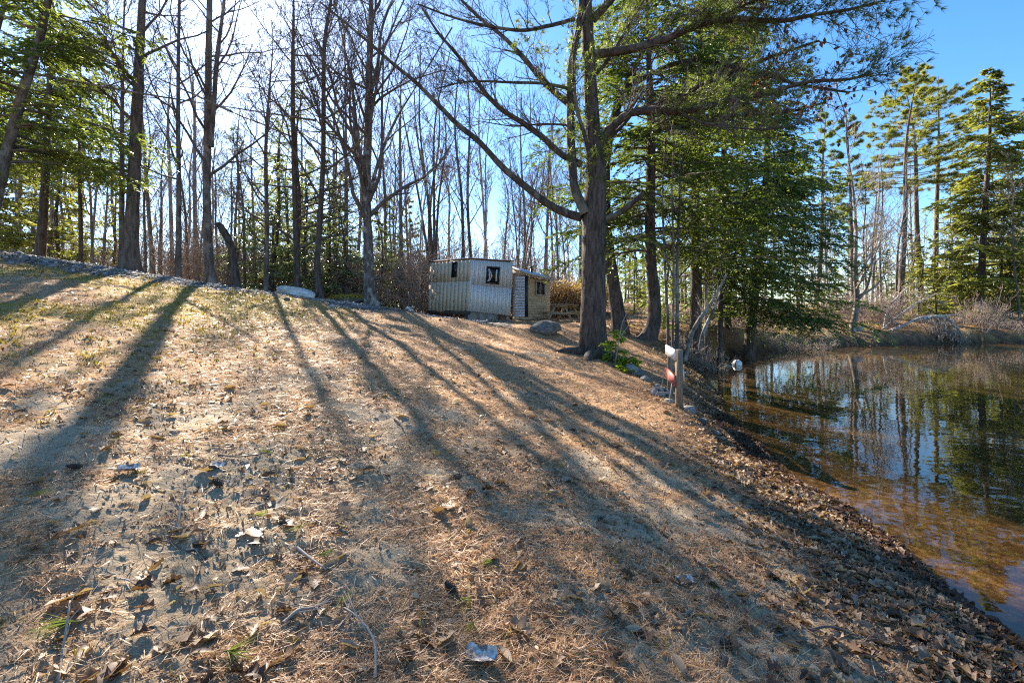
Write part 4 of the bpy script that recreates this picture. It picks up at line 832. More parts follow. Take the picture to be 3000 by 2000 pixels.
def hut():
    rng = R(600); T3 = lambda px, py, Y: P(px, py, Y)
    Cb, Ct = T3(1374, 911, 18), T3(1383, 759, 18); Ab, At = T3(1253, 909, 19.6), T3(1262, 768, 19.6); Bb, Bt = T3(1494, 924, 19.0), T3(1501.5, 767, 19.0)
    Db = Ab + Bb - Cb; Dt = At + Bt - Ct
    base = np.array([Cb[0], Cb[1], hz(Cb[0], Cb[1])])
    h = thing('metal_hut', 'leaning box hut with tan board side and ribbed grey metal front beside the lean-to', 'hut', tuple(base))
    A = Face(Ab, Cb, At, Ct); B = Face(Cb, Bb, Ct, Bt)
    core = MB(); ins = lambda q, c: q + (c - q) * .012; ctr = (Ab + Bb + At + Bt) / 4
    core.hexa([ins(q, ctr) for q in (Cb, Bb, Db, Ab, Ct, Bt, Dt, At)]); ob('walls', core.mesh('walls', M['tan_board'], off=base), h)
    n = 11
    for k in range(n):
        for v0, v1 in ((0, .578), (.583, .985)):
            d = .022 + rng.uniform(0, .002); part('wall_board', [A.slab(k / n + .0009, (k + 1) / n - .0009, v0, v1, .002, d)], 'tan_board', h, base)
    part('seam_strip', [A.slab(0, 1, .576, .585, .0, .018)], 'dark_wood', h, base)
    n = 10
    for k in range(n):
        for v0, v1, dd in ((0, .512, 0), (.508, .985, .006)):
            u0, u1 = k / n + .001, (k + 1) / n - .001; w = .012
            part('metal_panel', [B.slab(u0, u1 - w, v0, v1, .003, .014 + dd + rng.uniform(0, .003)), B.slab(u1 - w * 1.6, u1 + w * .2, v0, v1, .003, .026 + dd)], 'metal', h, base)
    part('corner_trim', [B.slab(-.012, .012, 0, .99, -.01, .03)], 'metal', h, base)
    # roof sheet with a little overhang and a ribbed edge
    up = np.array([.02, 0, 1.]); c0 = (At + Bt) / 2
    def ov(q, k=1.03): return c0 + (q - c0) * k
    R4 = [ov(q) for q in (Ct, Bt, Dt, At)]; part('roof', [[q + up * .005 for q in R4] + [q + up * .045 for q in R4]], 'rust', h, base)
    mb = MB()
    for k in range(15):
        a = R4[3] + (R4[0] - R4[3]) * (k + .5) / 15; b = R4[2] + (R4[1] - R4[2]) * (k + .5) / 15; mb.tube(np.array([a + up * .045, b + up * .045]), (.022, .022), 4)
    ob('roof_ribs', mb.mesh('roof_ribs', M['metal'], off=base), h)['kind'] = 'stuff'
    window(A, .565, .685, .66, .965, h, base, 'black_trim', .012)
    w = window(B, .345, .665, .555, .885, h, base, 'black_trim', .03, d=.04)
    m_ = MB(); m_.hexa(B.slab(.575, .615, .61, .83, .053, .058)); ob('curtain', m_.mesh('curtain', M['curtain'], off=base), w)
    m_ = MB(); m_.tube(np.array([B.p(.40, .84, .055), B.p(.45, .77, .056), B.p(.475, .70, .056), B.p(.45, .64, .056), B.p(.405, .60, .055)]), (.02, .022, .024, .022, .02), 5)
    m_.tube(np.array([B.p(.385, .83, .055), B.p(.42, .75, .056), B.p(.43, .69, .056), B.p(.41, .63, .056), B.p(.385, .60, .055)]), (.02, .022, .024, .022, .02), 5); ob('gathered_curtain', m_.mesh('gathered_curtain', M['curtain'], off=base), w)
    # floor frame, corner posts, block skirt
    dn = np.array([0, 0, -1.])
    bl = Face(Ab + dn * .14, Cb + dn * .14, Ab - UP * .006, Cb - UP * .006); part('floor_beam', [bl.slab(-.01, 1.0, 0, 1, -.10, .0)], 'dark_wood', h, base)
    for q in (Ab, Cb + unit(Ab - Cb) * .12, Db):
        mb = MB(); g = hz(q[0], q[1]) - .15; mb.box((q[0] - .045, q[1] - .02, g), (q[0] + .045, q[1] + .07, q[2] - .141)); ob('corner_post', mb.mesh('corner_post', M['dark_wood'], off=base), h)
    gz0, gz1 = hz(Cb[0], Cb[1]) - .2, hz(Bb[0], Bb[1]) - .2
    sk = Face(np.array([Cb[0], Cb[1], gz0]), np.array([Bb[0], Bb[1], gz1]), Cb - UP * .012, Bb - UP * .012)
    for u0, u1, m in ((.0, .245, 'concrete'), (.255, .44, 'concrete'), (.45, .70, 'concrete'), (.71, .76, 'dark_wood'), (.77, .91, 'rust'), (.92, 1.0, 'concrete')): part('foundation_block', [sk.slab(u0, u1, 0, 1, -.18 - rng.uniform(0, .02), -.02 + rng.uniform(-.01, .01))], m, h, base)
hut()
def corrugated(face, u0, u1, v0, v1, waves, amp=.012, d=.004, dense=6):
    nv = waves * dense + 1; v = np.linspace(v0, v1, nv); dd = d + amp * (1 + np.sin(np.linspace(0, waves * 2 * PI, nv)))
    V = []; 
    for a, b in zip(v, dd): V += [face.p(u0, a, b), face.p(u1, a, b)]
    mb = MB(); mb.raw(V, [(2 * i, 2 * i + 1, 2 * i + 3, 2 * i + 2) for i in range(nv - 1)]); return mb
def lean_to():
    Kb, Kt = P(1541, 928, 18.9), P(1541, 808, 18.9); Lb, Lt = P(1503, 928, 19.2), P(1503, 809, 19.2); Rb, Rt = P(1612, 924, 21.0), P(1612, 822, 21.0)
    Xb = Lb + Rb - Kb; Xt = Lt + Rt - Kt; base = np.array([Kb[0], Kb[1], hz(Kb[0], Kb[1])])
    h = thing('lean_to_shed', 'low corrugated lean-to with sloping metal roof and stovepipe, joined to the box hut', 'shed', tuple(base))
    ctr = (Lb + Rb + Lt + Rt) / 4; core = MB(); core.hexa([q + (ctr - q) * .02 for q in (Kb, Rb, Xb, Lb, Kt, Rt, Xt, Lt)]); ob('walls', core.mesh('walls', M['dark_wood'], off=base), h)
    Cf = Face(Lb, Kb, Lt, Kt); Df = Face(Kb, Rb, Kt, Rt)
    ob('corrugated_wall', corrugated(Cf, 0, .93, 0, .99, 15).mesh('corrugated_wall', M['metal_bright'], True, off=base), h)['label'] = 'bright metal corrugated wall'
    ob('corrugated_wall', corrugated(Df, .05, .985, 0, .97, 15, .008).mesh('corrugated_wall', M['metal_tan'], True, off=base), h)['label'] = 'weathered tan corrugated wall'
    part('corner_trim', [Cf.slab(.94, 1.01, 0, 1, .0, .04)], 'black_trim', h, base); part('corner_trim', [Df.slab(-.01, .045, 0, 1, .0, .045)], 'black_trim', h, base)
    window(Df, .34, .74, .54, .93, h, base, 'grey_frame', .035, True, .03)
    N_, L_, R_ = P(1553, 807, 18.55), P(1500, 786, 19.25), P(1624, 823, 21.0); X_ = L_ + R_ - N_; th = np.array([0, 0, .05]); q4 = [N_, R_, X_, L_]
    rf = part('roof', [[q - th * .2 for q in q4] + [q + th for q in q4]], 'old_wood', h, base)
    mb = MB()
    for k in range(14):
        t = (k + .5) / 14; a = L_ + (X_ - L_) * t; b = N_ + (R_ - N_) * t; mb.tube(np.array([a + th * 1.1, b + th * 1.1]), (.03, .03), 5)
    q5 = [q + th * 1.02 for q in q4]; mb.hexa(q5 + [q + np.array([0, 0, .015]) for q in q5]); ob('roof_sheet', mb.mesh('roof_sheet', M['metal_bright'], off=base), rf)
    g = MB(); gf = Face(Lt, Kt + (Lt - Kt) * .03, L_ + np.array([.03, .02, -.03]), Kt + UP * .05); g.hexa(gf.slab(0, 1, .05, .9, -.03, .02)); ob('gable_board', g.mesh('gable_board', M['old_wood'], off=base), h)
    for f, nm in ((Cf, 0), (Df, 1)):
        a, b = f.c[0], f.c[1]; lo = Face(a - UP * .13, b - UP * .13, a - UP * .006, b - UP * .006); part('sill_timber', [lo.slab(0, .48, 0, 1, -.08, .03), lo.slab(.49, 1, 0, 1, -.08, .025)], 'old_wood', h, base)
        lo = Face(np.array([a[0], a[1], hz(a[0], a[1]) - .1]), np.array([b[0], b[1], hz(b[0], b[1]) - .1]), a - UP * .136, b - UP * .136); part('block_footing', [lo.slab(.02, .98, 0, 1, -.2, -.03)], 'concrete', h, base)
    s = P(1557, 800, 19.9); pipe = MB(); pipe.tube(np.array([s - UP * .15, s + UP * .20]), (.055, .055), 12); sp = ob('stovepipe', pipe.mesh('stovepipe', M['black_trim'], off=base), h)
    cap = MB(); cap.tube(np.array([s + UP * .25, s + UP * .27, s + UP * .31]), (.105, .10, .02), 12); cap.tube(np.array([s + UP * .18, s + UP * .26]), (.02, .02), 5); ob('cap', cap.mesh('cap', M['black_trim'], off=base), sp)
lean_to()

# ------------------------------------------------------------------ picnic table
def picnic():
    x, y = PX(1640, 19.3), 19.3; z = hz(x, y); t = thing('picnic_table', 'weathered brown picnic table with attached benches between the lean-to and the great pine', 'picnic table', (x, y, z), math.radians(-24)); rng = R(610)
    def pc(name, a, b, mat='old_wood'): mb = MB(); mb.box(a, b); o = ob(name, mb.mesh(name, M[mat]), t); return o
    for k in range(5): pc('top_plank', (-.37 + k * .15, -.25, .70), (-.235 + k * .15, 1.6, .738 + rng.uniform(0, .004)))
    for sx in (-1, 1):
        for k in range(2): xx = sx * (.60 + k * .13); pc('bench_plank', (xx - .06, -.25, .40), (xx + .06, 1.6, .438))
    for yy in (0.0, 1.3):
        for sx in (-1, 1):
            mb = MB(); w = .045; x0, x1 = sx * .56, sx * .20
            mb.hexa([(x0 - w, yy, -.05), (x0 + w, yy, -.05), (x0 + w, yy + .04, -.05), (x0 - w, yy + .04, -.05), (x1 - w, yy, .699), (x1 + w, yy, .699), (x1 + w, yy + .04, .699), (x1 - w, yy + .04, .699)]); ob('leg', mb.mesh('leg', M['old_wood']), t)
        pc('bench_support', (-.76, yy - .042, .30), (.76, yy - .002, .399)); pc('top_support', (-.35, yy - .042, .62), (.35, yy - .002, .699))
picnic()

# ------------------------------------------------------------------ painted boards on posts by the water
def board_stand():
    a = np.array([2.385, 6.62]); b = np.array([2.60, 7.62]); base = (a[0], a[1], hz(a[0], a[1])); rot = math.atan2(b[1] - a[1], b[0] - a[0])
    t = thing('board_stand', 'two weathered posts carrying a white board above a red board at the waterline', 'board stand', base, rot); L = float(np.linalg.norm(b - a))
    def pc(name, p0, p1, mat): mb = MB(); mb.box(p0, p1); ob(name, mb.mesh(name, M[mat]), t)
    zt = 1.235 - base[2]; zf = hz(b[0], b[1]) - base[2]
    pc('post', (-.045, -.09, -.3), (.045, -.001, zt + .0), 'post_wood'); pc('post', (L - .05, -.09, zf - .3), (L + .04, -.001, zt - .02), 'post_wood')
    pc('white_board', (-.03, .001, zt - .155), (L + .06, .026, zt + .002), 'white_paint'); pc('red_board', (-.03, .001, zt - .535), (L + .06, .032, zt - .375), 'red_paint')
    pc('back_board', (.02, -.118, zt - .44), (L * .6, -.092, zt - .30), 'white_paint'); pc('shelf', (.05, -.089, zt - .50), (L - .06, -.004, zt - .475), 'white_paint')
    mb = MB(); q = np.array([[.02, .10, -.05], [.06, .045, zt - .5]]); mb.tube(q, (.009, .009), 8); ob('brace_pipe', mb.mesh('brace_pipe', M['stone']), t)
    mb = MB(); q = np.array([[L + .02, .12, zf - .1], [L, .05, zt - .5]]); mb.tube(q, (.009, .009), 8); ob('brace_pipe', mb.mesh('brace_pipe', M['stone']), t)
board_stand()
def block(label, px, py, Y, rot, tilt, hollow):
    q = P(px, py, Y); q[2] = hz(q[0], q[1]); mb = MB()
    if hollow:
        mb.box((-.2, -.1, 0), (.2, -.07, .19)); mb.box((-.2, .07, 0), (.2, .1, .19))
        for x0 in (-.2, -.018, .165): mb.box((x0, -.0695, .002), (x0 + .036, .0695, .188))
    else: mb.box((-.13, -.07, -.06), (.13, .07, .12))
    o = ob('concrete_block', mb.mesh('concrete_block', M['concrete']), None, (q[0], q[1], q[2] - .05)); o.scale = (.8,) * 3; o.rotation_euler = (tilt, .12, rot); tag(o, label, 'block')
block('hollow concrete block half sunk in needles uphill of the painted boards', 1928, 1150, 7.5, .5, .5, True)
block('solid concrete block wedged at the foot of the painted boards', 1958, 1170, 6.95, 1.1, .1, False)

# ------------------------------------------------------------------ stones
def rock_mesh(name, seed, mat, sub=3, amp=.25):
    import bmesh
    bm = bmesh.new(); bmesh.ops.create_icosphere(bm, subdivisions=sub, radius=1.0); rng = R(seed); dirs = rng.normal(size=(9, 3)); dirs /= np.linalg.norm(dirs, axis=1, keepdims=True); off = rng.uniform(.55, .95, 9)
    for v in bm.verts:
        c = np.array(v.co); 
        for d, o in zip(dirs, off):
            k = c @ d
            if k > o: c = c - d * (k - o) * .8
        c = c * (1 + amp * .3 * math.sin(c[0] * 5 + seed) * math.cos(c[1] * 4 + c[2] * 3)); v.co = c
    me = bpy.data.meshes.new(name); bm.to_mesh(me); bm.free(); me.materials.append(M[mat]); me.polygons.foreach_set('use_smooth', [True] * len(me.polygons)); return me
def rock(name, label, px, Y, size, mat, seed, rot=0, sink=.3, group=None, x=None):
    x = PX(px, Y) if x is None else x; o = ob(name, rock_mesh(name, seed, mat)); o.location = (x, Y, hz(x, Y) + size[2] * (1 - 2 * sink)); o.scale = size; o.rotation_euler = (0, 0, rot); return tag(o, label, 'rock', group)
rock('boulder', 'long smooth pale boulder lying on the gravel crest between two trunks', 868, 15.55, (.86, .34, .30), 'stone_pale', 3, -.28, .42).rotation_euler = (0, .20, -.1)
rock('boulder', 'low dark boulder half buried in needles uphill of the great pine', 1598, 12.2, (.46, .32, .25), 'stone_dark', 5, .2, .38)
rock('rock', 'round pale speckled rock at the foot of the front post', 2018, 6.75, (.125, .10, .085), 'stone', 7, .3, .3)
for i, (px, Y, s, m, lab) in enumerate([(2060, 6.35, .07, 'stone_dark', 'small dark wet stone between the pale rock and the water'), (2100, 6.25, .05, 'stone', 'fist-sized grey stone at the water edge past the pale rock'), (1850, 9.2, .16, 'stone', 'grey stone under the green sapling on the bank'), (1872, 8.9, .12, 'stone_dark', 'darker stone beside the grey one under the green sapling'),
        (1890, 8.6, .09, 'stone', 'lowest of the stones tumbled down the bank below the green sapling'), (2085, 14.2, .14, 'stone_dark', 'dark stone at the cove waterline behind the leaning birch'), (2130, 15.4, .12, 'stone', 'grey stone by the cove shore near the mooring buoy'), (2510, 27.2, .35, 'stone', 'large grey stone at the foot of the far-bank tree'), (1925, 8.0, .06, 'stone', 'small stone beside the hollow block')]):
    rock('rock', lab, px, Y, (s * 1.2, s, s * .75), m, 30 + i, i * 1.1, .3)

# ------------------------------------------------------------------ buoy, bucket, stake
def buoy():
    x, y = PX(2160, 15.6), 15.6; t = thing('mooring_buoy', 'white round mooring buoy with a blue band floating in the cove', 'buoy', (x, y, 0)); r = .15
    def sph(r, a0, a1, nu, axis_tilt):
        V = []; Q = []
        us = np.linspace(a0, a1, nu); ph = np.linspace(0, 2 * PI, 33)[:-1]
        for u in us:
            for f in ph: V.append((r * math.cos(u), r * math.sin(u) * math.cos(f), r * math.sin(u) * math.sin(f)))
        for i in range(nu - 1):
            for j in range(32): Q.append((i * 32 + j, i * 32 + (j + 1) % 32, (i + 1) * 32 + (j + 1) % 32, (i + 1) * 32 + j))
        return mesh_np('buoy', V, Q, None, None, None, True)
    b = ob('float', sph(r, .001, PI - .001, 17, 0), t, (0, 0, .045)); b.data.materials.append(M['white_plastic']); b.rotation_euler = (0, 0, -.8)
    s = ob('blue_band', sph(r + .003, PI / 2 - .085, PI / 2 + .085, 4, 0), b); s.data.materials.append(M['blue_plastic'])
    mb = MB(); a = np.linspace(0, PI, 7); mb.tube(np.stack([-r - .035 * np.sin(a), .035 * np.cos(a), 0 * a], 1), np.full(7, .009), 5); ob('eye', mb.mesh('eye', M['metal']), b)
buoy()
def bucket():
    x, y = PX(1200, 17.6), 17.6; z = hz(x, y); t = thing('bucket', 'small white bucket under a wide round lid at the low end of the gravel', 'bucket', (x, y, z)); n = 18
    mb = MB(); mb.tube(np.array([[.03, 0, -.03], [.03, 0, .17]]), (.10, .12), n); ob('pail', mb.mesh('pail', M['white_plastic'], True), t)
    mb = MB(); mb.tube(np.array([[.02, 0, .172], [.01, 0, .20], [0, 0, .215], [0, 0, .245]]), (.12, .19, .205, .10), n); o = ob('lid', mb.mesh('lid', M['white_plastic']), t); o.rotation_euler = (0, .06, 0)
    mb = MB(); mb.tube(np.array([[-.09, -.10, .02], [-.10, -.10, .17]]), (.045, .045), 10); ob('dark_tin', mb.mesh('dark_tin', M['black_trim']), t)
bucket()
mb = MB(); mb.tube(np.array([[0, 0, -.1], [.02, 0, .5]]), (.015, .012), 5); st = ob('marker_stake', mb.mesh('marker_stake', M['red_paint']), None, (PX(2463, 28.6), 28.6, hz(PX(2463, 28.6), 28.6))); tag(st, 'short red marker stake on the far leafy bank', 'stake')

# ------------------------------------------------------------------ roots, fallen wood, small plants
def root(label, pp, Y0, Y1, w, seed, group=None):
    rng = R(seed); n = len(pp); q = []
    for i, px in enumerate(pp):
        Y = Y0 + (Y1 - Y0) * i / (n - 1); x = PX(px, Y); q.append([x, Y, hz(x, Y) + .02 * math.sin(i * 2.1)])
    q = np.array(q); me = trunk_mesh('surface_root', q, np.linspace(w, w * .35, 4), M['bark_grey'], rng, 8, 0, .08, 20); o = ob('surface_root', me); tag(o, label, 'root', group)
G_R = 'roots surfacing on the slope'
for i, (pp, a, b, w) in enumerate([([1075, 1110, 1150, 1185, 1200], 13.6, 13.0, .05), ([1120, 1150, 1175, 1185], 12.9, 12.4, .045), ([1150, 1190, 1230, 1260], 13.2, 12.6, .04), ([850, 900, 950, 1000], 12.2, 12.6, .035), ([1000, 1040, 1090], 12.6, 12.9, .03), ([820, 845, 880], 11.9, 12.1, .035)]):
    root('weathered tree root breaking through the needles below the mottled maple', pp, a, b, w, 700 + i, G_R)
for i, (dx, dy, L) in enumerate([(-.75, -.25, 1.1), (-.3, -.9, .9), (.55, -.8, .8), (.9, .1, .7)]):
    rng = R(720 + i); x0, y0 = PX(1738, 10.4), 10.4; q = []
    for k in range(6):
        x = x0 + dx * (.2 + L * k / 5) + rng.normal(0, .02); y = y0 + dy * (.2 + L * k / 5); q.append([x, y, hz(x, y) + .10 * (1 - k / 5) - .03])
    o = ob('buttress_root', trunk_mesh('buttress_root', np.array(q), [.17, .12, .08, .03], M['bark_pine'], rng, 10, 0, .06, 20)); tag(o, 'thick root spreading from the foot of the great pine', 'root', 'roots of the great pine')
def fallen_branch(label, pp, Y, w, seed, mat='bark_birch', twig='twig_pale', n=14, Lt=.9, down=-.1, name='fallen_branch'):
    rng = R(seed); q = np.array([P(x, y, Y + d) for x, y, d in pp]); tw = MB()
    for i in range(n):
        t = rng.uniform(.15, 1); grow(tw, along(q, min(t, .99)), unit(q[-1] - q[0]) * .5 + rng.normal(0, .5, 3) + UP * down, Lt * rng.uniform(.5, 1.2), .012, 0, rng, (5, 3), (25, 60), down * .6, .18, .007)
    b = q[0]; add_tree(name, label, b, [('stem', trunk_mesh('stem', q, np.array(w) / F * Y / 2, M[mat], rng, 7, 0, .05, 24), None), ('twigs', tw, M[twig])], None, 'branch')
fallen_branch('long pale fallen branch arching above the waterline of the far bank', [(2586, 978, 0), (2640, 955, .1), (2700, 930, .2), (2760, 924, .4), (2790, 922, .6)], 27.4, [8, 7, 6, 3], 731, n=10)
fallen_branch('thin pale dead branch slanting up from the far bank, behind the arching one', [(2585, 965, .5), (2640, 920, .8), (2690, 885, 1.2), (2740, 862, 1.6)], 27.6, [7, 6, 5, 3], 732, n=12)
fallen_branch('thin dead branch standing steeply beside the slanting pale one', [(2590, 955, .5), (2605, 900, .7), (2640, 860, 1), (2660, 840, 1.2)], 27.6, [6, 5, 4, 2], 733, n=10)
fallen_branch('heap of drooping dead twigs hanging down to the far-bank water', [(2700, 940, .2), (2740, 926, .2), (2780, 935, .0), (2810, 965, -.2)], 27.3, [6, 6, 5, 3], 734, n=70, Lt=1.3, down=-.75, name='dead_brush')
def twig_sapling():
    rng = R(740); Y = 9.5; tw = MB(); lf = MB(); q = np.array([P(1800, 1045, Y), P(1814, 991, Y), P(1824, 942, Y), P(1845, 900, Y), P(1866, 858, Y)]); base = q[0].copy(); base[2] = hz(base[0], base[1]); q[0][2] = base[2] - .05
    tw.tube(q, (.012, .010, .008, .006, .004), 5)
    for pp in ([(1814, 991), (1836, 960), (1852, 930), (1880, 905)], [(1824, 942), (1850, 935), (1872, 920)], [(1806, 1020), (1850, 1032), (1890, 1022), (1922, 1015)], [(1845, 900), (1838, 870), (1842, 840)]):
        z = np.array([P(x, y, Y - .1 * i) for i, (x, y) in enumerate(pp)]); tw.tube(z, np.linspace(.007, .003, len(z)), 4)
    for px, py in ((1877, 940), (1922, 1030), (1893, 1030), (1915, 1022)):
        m = 2; C = np.tile(P(px, py, Y - .25), (m, 1)) + rng.normal(0, .02, (m, 3)); lf.blades(C, rng.normal(0, .4, (m, 3)) - UP, rng.normal(size=(m, 3)), .09, .06, .6)
    add_tree('twig_sapling', 'bare grey sapling with a few orange leaves, leaning out beside the great pine', base, [('stem', tw, M['twig_pale']), ('dead_leaves', lf, M['leaf'])], None, 'sapling')
twig_sapling()
def green_sapling(label, px, Y, H, seed, Lm=.45):
    rng = R(seed); x = PX(px, Y); base = np.array([x, Y, hz(x, Y)]); q = np.array([base - UP * .05, base + UP * H * .5 + np.array([.03, 0, 0]), base + UP * H + np.array([.05, 0, 0])]); mf = MB(); mt = MB(); mt.tube(q, (.012, .009, .003), 5)
    hemlock_foliage(mf, mt, resample(q, 10), rng, .05, 16, Lm, .12, nside=10, ntw=6, tw=(.05, .09), wd=.04, rbase=.004, droop=.1)
    add_tree('green_sapling', label, base, [('stem', mt, M['twig']), ('foliage', mf, M['sapling'])], None, 'sapling')
green_sapling('bright green hemlock sapling glowing against the foot of the great pine', 1800, 9.7, .75, 750, .36); green_sapling('low bright green sapling spreading below the taller green one', 1838, 9.3, .28, 751, .32)
green_sapling('small yellow-green sapling on the leafy bank behind the dark hemlock', 1945, 17, .9, 752, .5)
def mossy_mound():
    rng = R(760); Y = 16.6; x = PX(1020, Y); me = rock_mesh('mossy_mound', 11, 'stone_dark'); t = thing('mossy_mound', 'low mound covered in yellow-green moss and grass beside the mottled maple', 'mound', (x, Y, hz(x, Y)))
    o = ob('mound', me, t, (0, 0, .05)); o.scale = (.75, .4, .22); mb = MB(); n = 1400; a = rng.uniform(0, 6.3, n); q = np.sqrt(rng.uniform(0, 1, n)); C = np.stack([np.cos(a) * q * .8, np.sin(a) * q * .45, .04 + .22 * np.sqrt(np.maximum(1 - q ** 2, 0))], 1)
    mb.spikes(C, rng.normal(0, .4, (n, 3)) + UP, rng.uniform(.04, .12, n), .02, rng, rng.uniform(0, 1, n)); g = ob('moss', mb.mesh('moss', M['moss']), t); g['kind'] = 'stuff'
mossy_mound()

# ------------------------------------------------------------------ litter
def leaf_mesh(name, seed, kind):
    rng = R(seed); n = 8; t = np.linspace(0, 1, n)
    if kind == 'oak': w = .30 * np.sin(PI * t ** .8) * (1 + .45 * np.sin(t * 6 * PI)) + .02
    elif kind == 'beech': w = .26 * np.sin(PI * t) + .005
    else: w = .42 * np.sin(PI * t ** .6) * (1 + .5 * np.sin(t * 4 * PI + .6)) + .02
    curl = rng.uniform(-.8, 1.1); fold = rng.uniform(.1, .9); tw = rng.uniform(-.6, .6)
    V = []
    for i in range(n):
        z0 = curl * .25 * (t[i] - .4) ** 2 * 2; y0 = rng.normal(0, .012)
        for s in (-1, 1): V.append((t[i] - .5, y0 + s * w[i] * math.cos(fold), z0 + w[i] * math.sin(fold) + s * tw * .15 * t[i] + rng.normal(0, .015)))
        V.append((t[i] - .5, y0, z0))
    Q = []
    for i in range(n - 1):
        a, b = i * 3, i * 3 + 3; Q += [(a, a + 2, b + 2, b), (a + 2, a + 1, b + 1, b + 2)]
    V = np.array(V); V[:, 2] -= V[:, 2].min()
    return mesh_np(name, V, Q, None, M['leaf'], np.full(len(V), rng.uniform(.1, .85)), True)
LEAF = [leaf_mesh('fallen_leaf', 800 + i, ['oak', 'beech', 'maple'][i % 3]) for i in range(15)]
LK = ['oak', 'beech', 'maple']
def fallen_leaves():
    rng = R(810); n = 0; got = []
    while n < 300:
        if n < 150:   # drifted along the waterline
            i = rng.integers(3, 10); t = rng.uniform(); q = SHORE[i] * (1 - t) + SHORE[i + 1] * t; x = q[0] - abs(rng.normal(0, .5)) - .02; y = q[1] + rng.normal(0, .1)
        else:
            az = rng.uniform(math.radians(-47), math.radians(38)); r = math.exp(rng.uniform(math.log(1.9), math.log(5.5))); x = r * math.sin(az); y = r * math.cos(az)
        if y < 1.55 or float(shore_sd(np.array([x]), np.array([y]))[0]) < -.25: continue
        k = rng.integers(len(LEAF)); o = ob('fallen_leaf', LEAF[k]); z = hz(x, y); s = rng.uniform(.075, .15) * (1.1 if k % 3 == 0 else .85)
        o.location = (x, y, max(z, -.005) + .004); o.scale = (s, s, s); o.rotation_euler = (rng.normal(0, .3), rng.normal(0, .3), rng.uniform(0, 6.28))
        sh = n < 150
        tag(o, 'curled dry %s leaf %s' % (LK[k % 3], 'drifted against the waterline' if sh else 'lying on the sandy slope'), 'leaf', 'dry %s leaves %s' % (LK[k % 3], 'along the waterline' if sh else 'on the slope')); n += 1
fallen_leaves()
def scatter(n, rng, r0, r1, a0=-52, a1=50, p=None):
    az = np.radians(rng.uniform(a0, a1, n)); r = np.exp(rng.uniform(math.log(r0), math.log(r1), n)); return r * np.sin(az), r * np.cos(az), r
def leaf_drift():
    rng = R(815); vs = []
    for me in LEAF:
        c = np.empty(len(me.vertices) * 3, np.float32); me.vertices.foreach_get('co', c); q = np.empty(len(me.loops), np.int32); me.loops.foreach_get('vertex_index', q); vs.append((c.reshape(-1, 3).astype(float), q.reshape(-1, 4)))
    i = rng.integers(2, 12, 3200); t = rng.uniform(0, 1, 3200) ; x = SHORE[i, 0] * (1 - t) + SHORE[i + 1, 0] * t - np.abs(rng.normal(0, .55, 3200)) + .1; y = SHORE[i, 1] * (1 - t) + SHORE[i + 1, 1] * t
    x2, y2, r2 = scatter(1700, rng, 1.7, 9); k = (fbm(x2, y2, .7, 33) > .54) & (shore_sd(x2, y2) > .2); x = np.concatenate([x, x2[k]]); y = np.concatenate([y, y2[k]]); z = np.maximum(height(x, y), -.004) + .004; sd = sdn(x, y); mb = MB(); r = np.hypot(x, y)
    for j in range(len(x)):
        V, Q = vs[rng.integers(len(vs))]; s_ = rng.uniform(.035, .095); a = rng.uniform(0, 6.28); b = rng.normal(0, .4); c, sn = math.cos(a), math.sin(a); W = V * s_ * np.array([1, rng.uniform(.6, 1.1), rng.uniform(.6, 1.6)]); W = np.stack([W[:, 0], W[:, 1] * math.cos(b) - W[:, 2] * math.sin(b), np.abs(W[:, 1] * math.sin(b)) + W[:, 2] * math.cos(b)], 1)
        mb.raw(np.stack([W[:, 0] * c - W[:, 1] * sn, W[:, 0] * sn + W[:, 1] * c, W[:, 2]], 1) + np.array([x[j], y[j], z[j]]), Q, None, float(np.clip(rng.normal(.44, .28), 0, 1)) * (.25 if sd[j] < .12 else 1))
    tag(ob('leaf_drift', mb.mesh('leaf_drift', M['leaf'], True)), 'drift of smaller curled leaves heaped along the waterline and in hollows', 'leaves', kind='stuff')
leaf_drift()
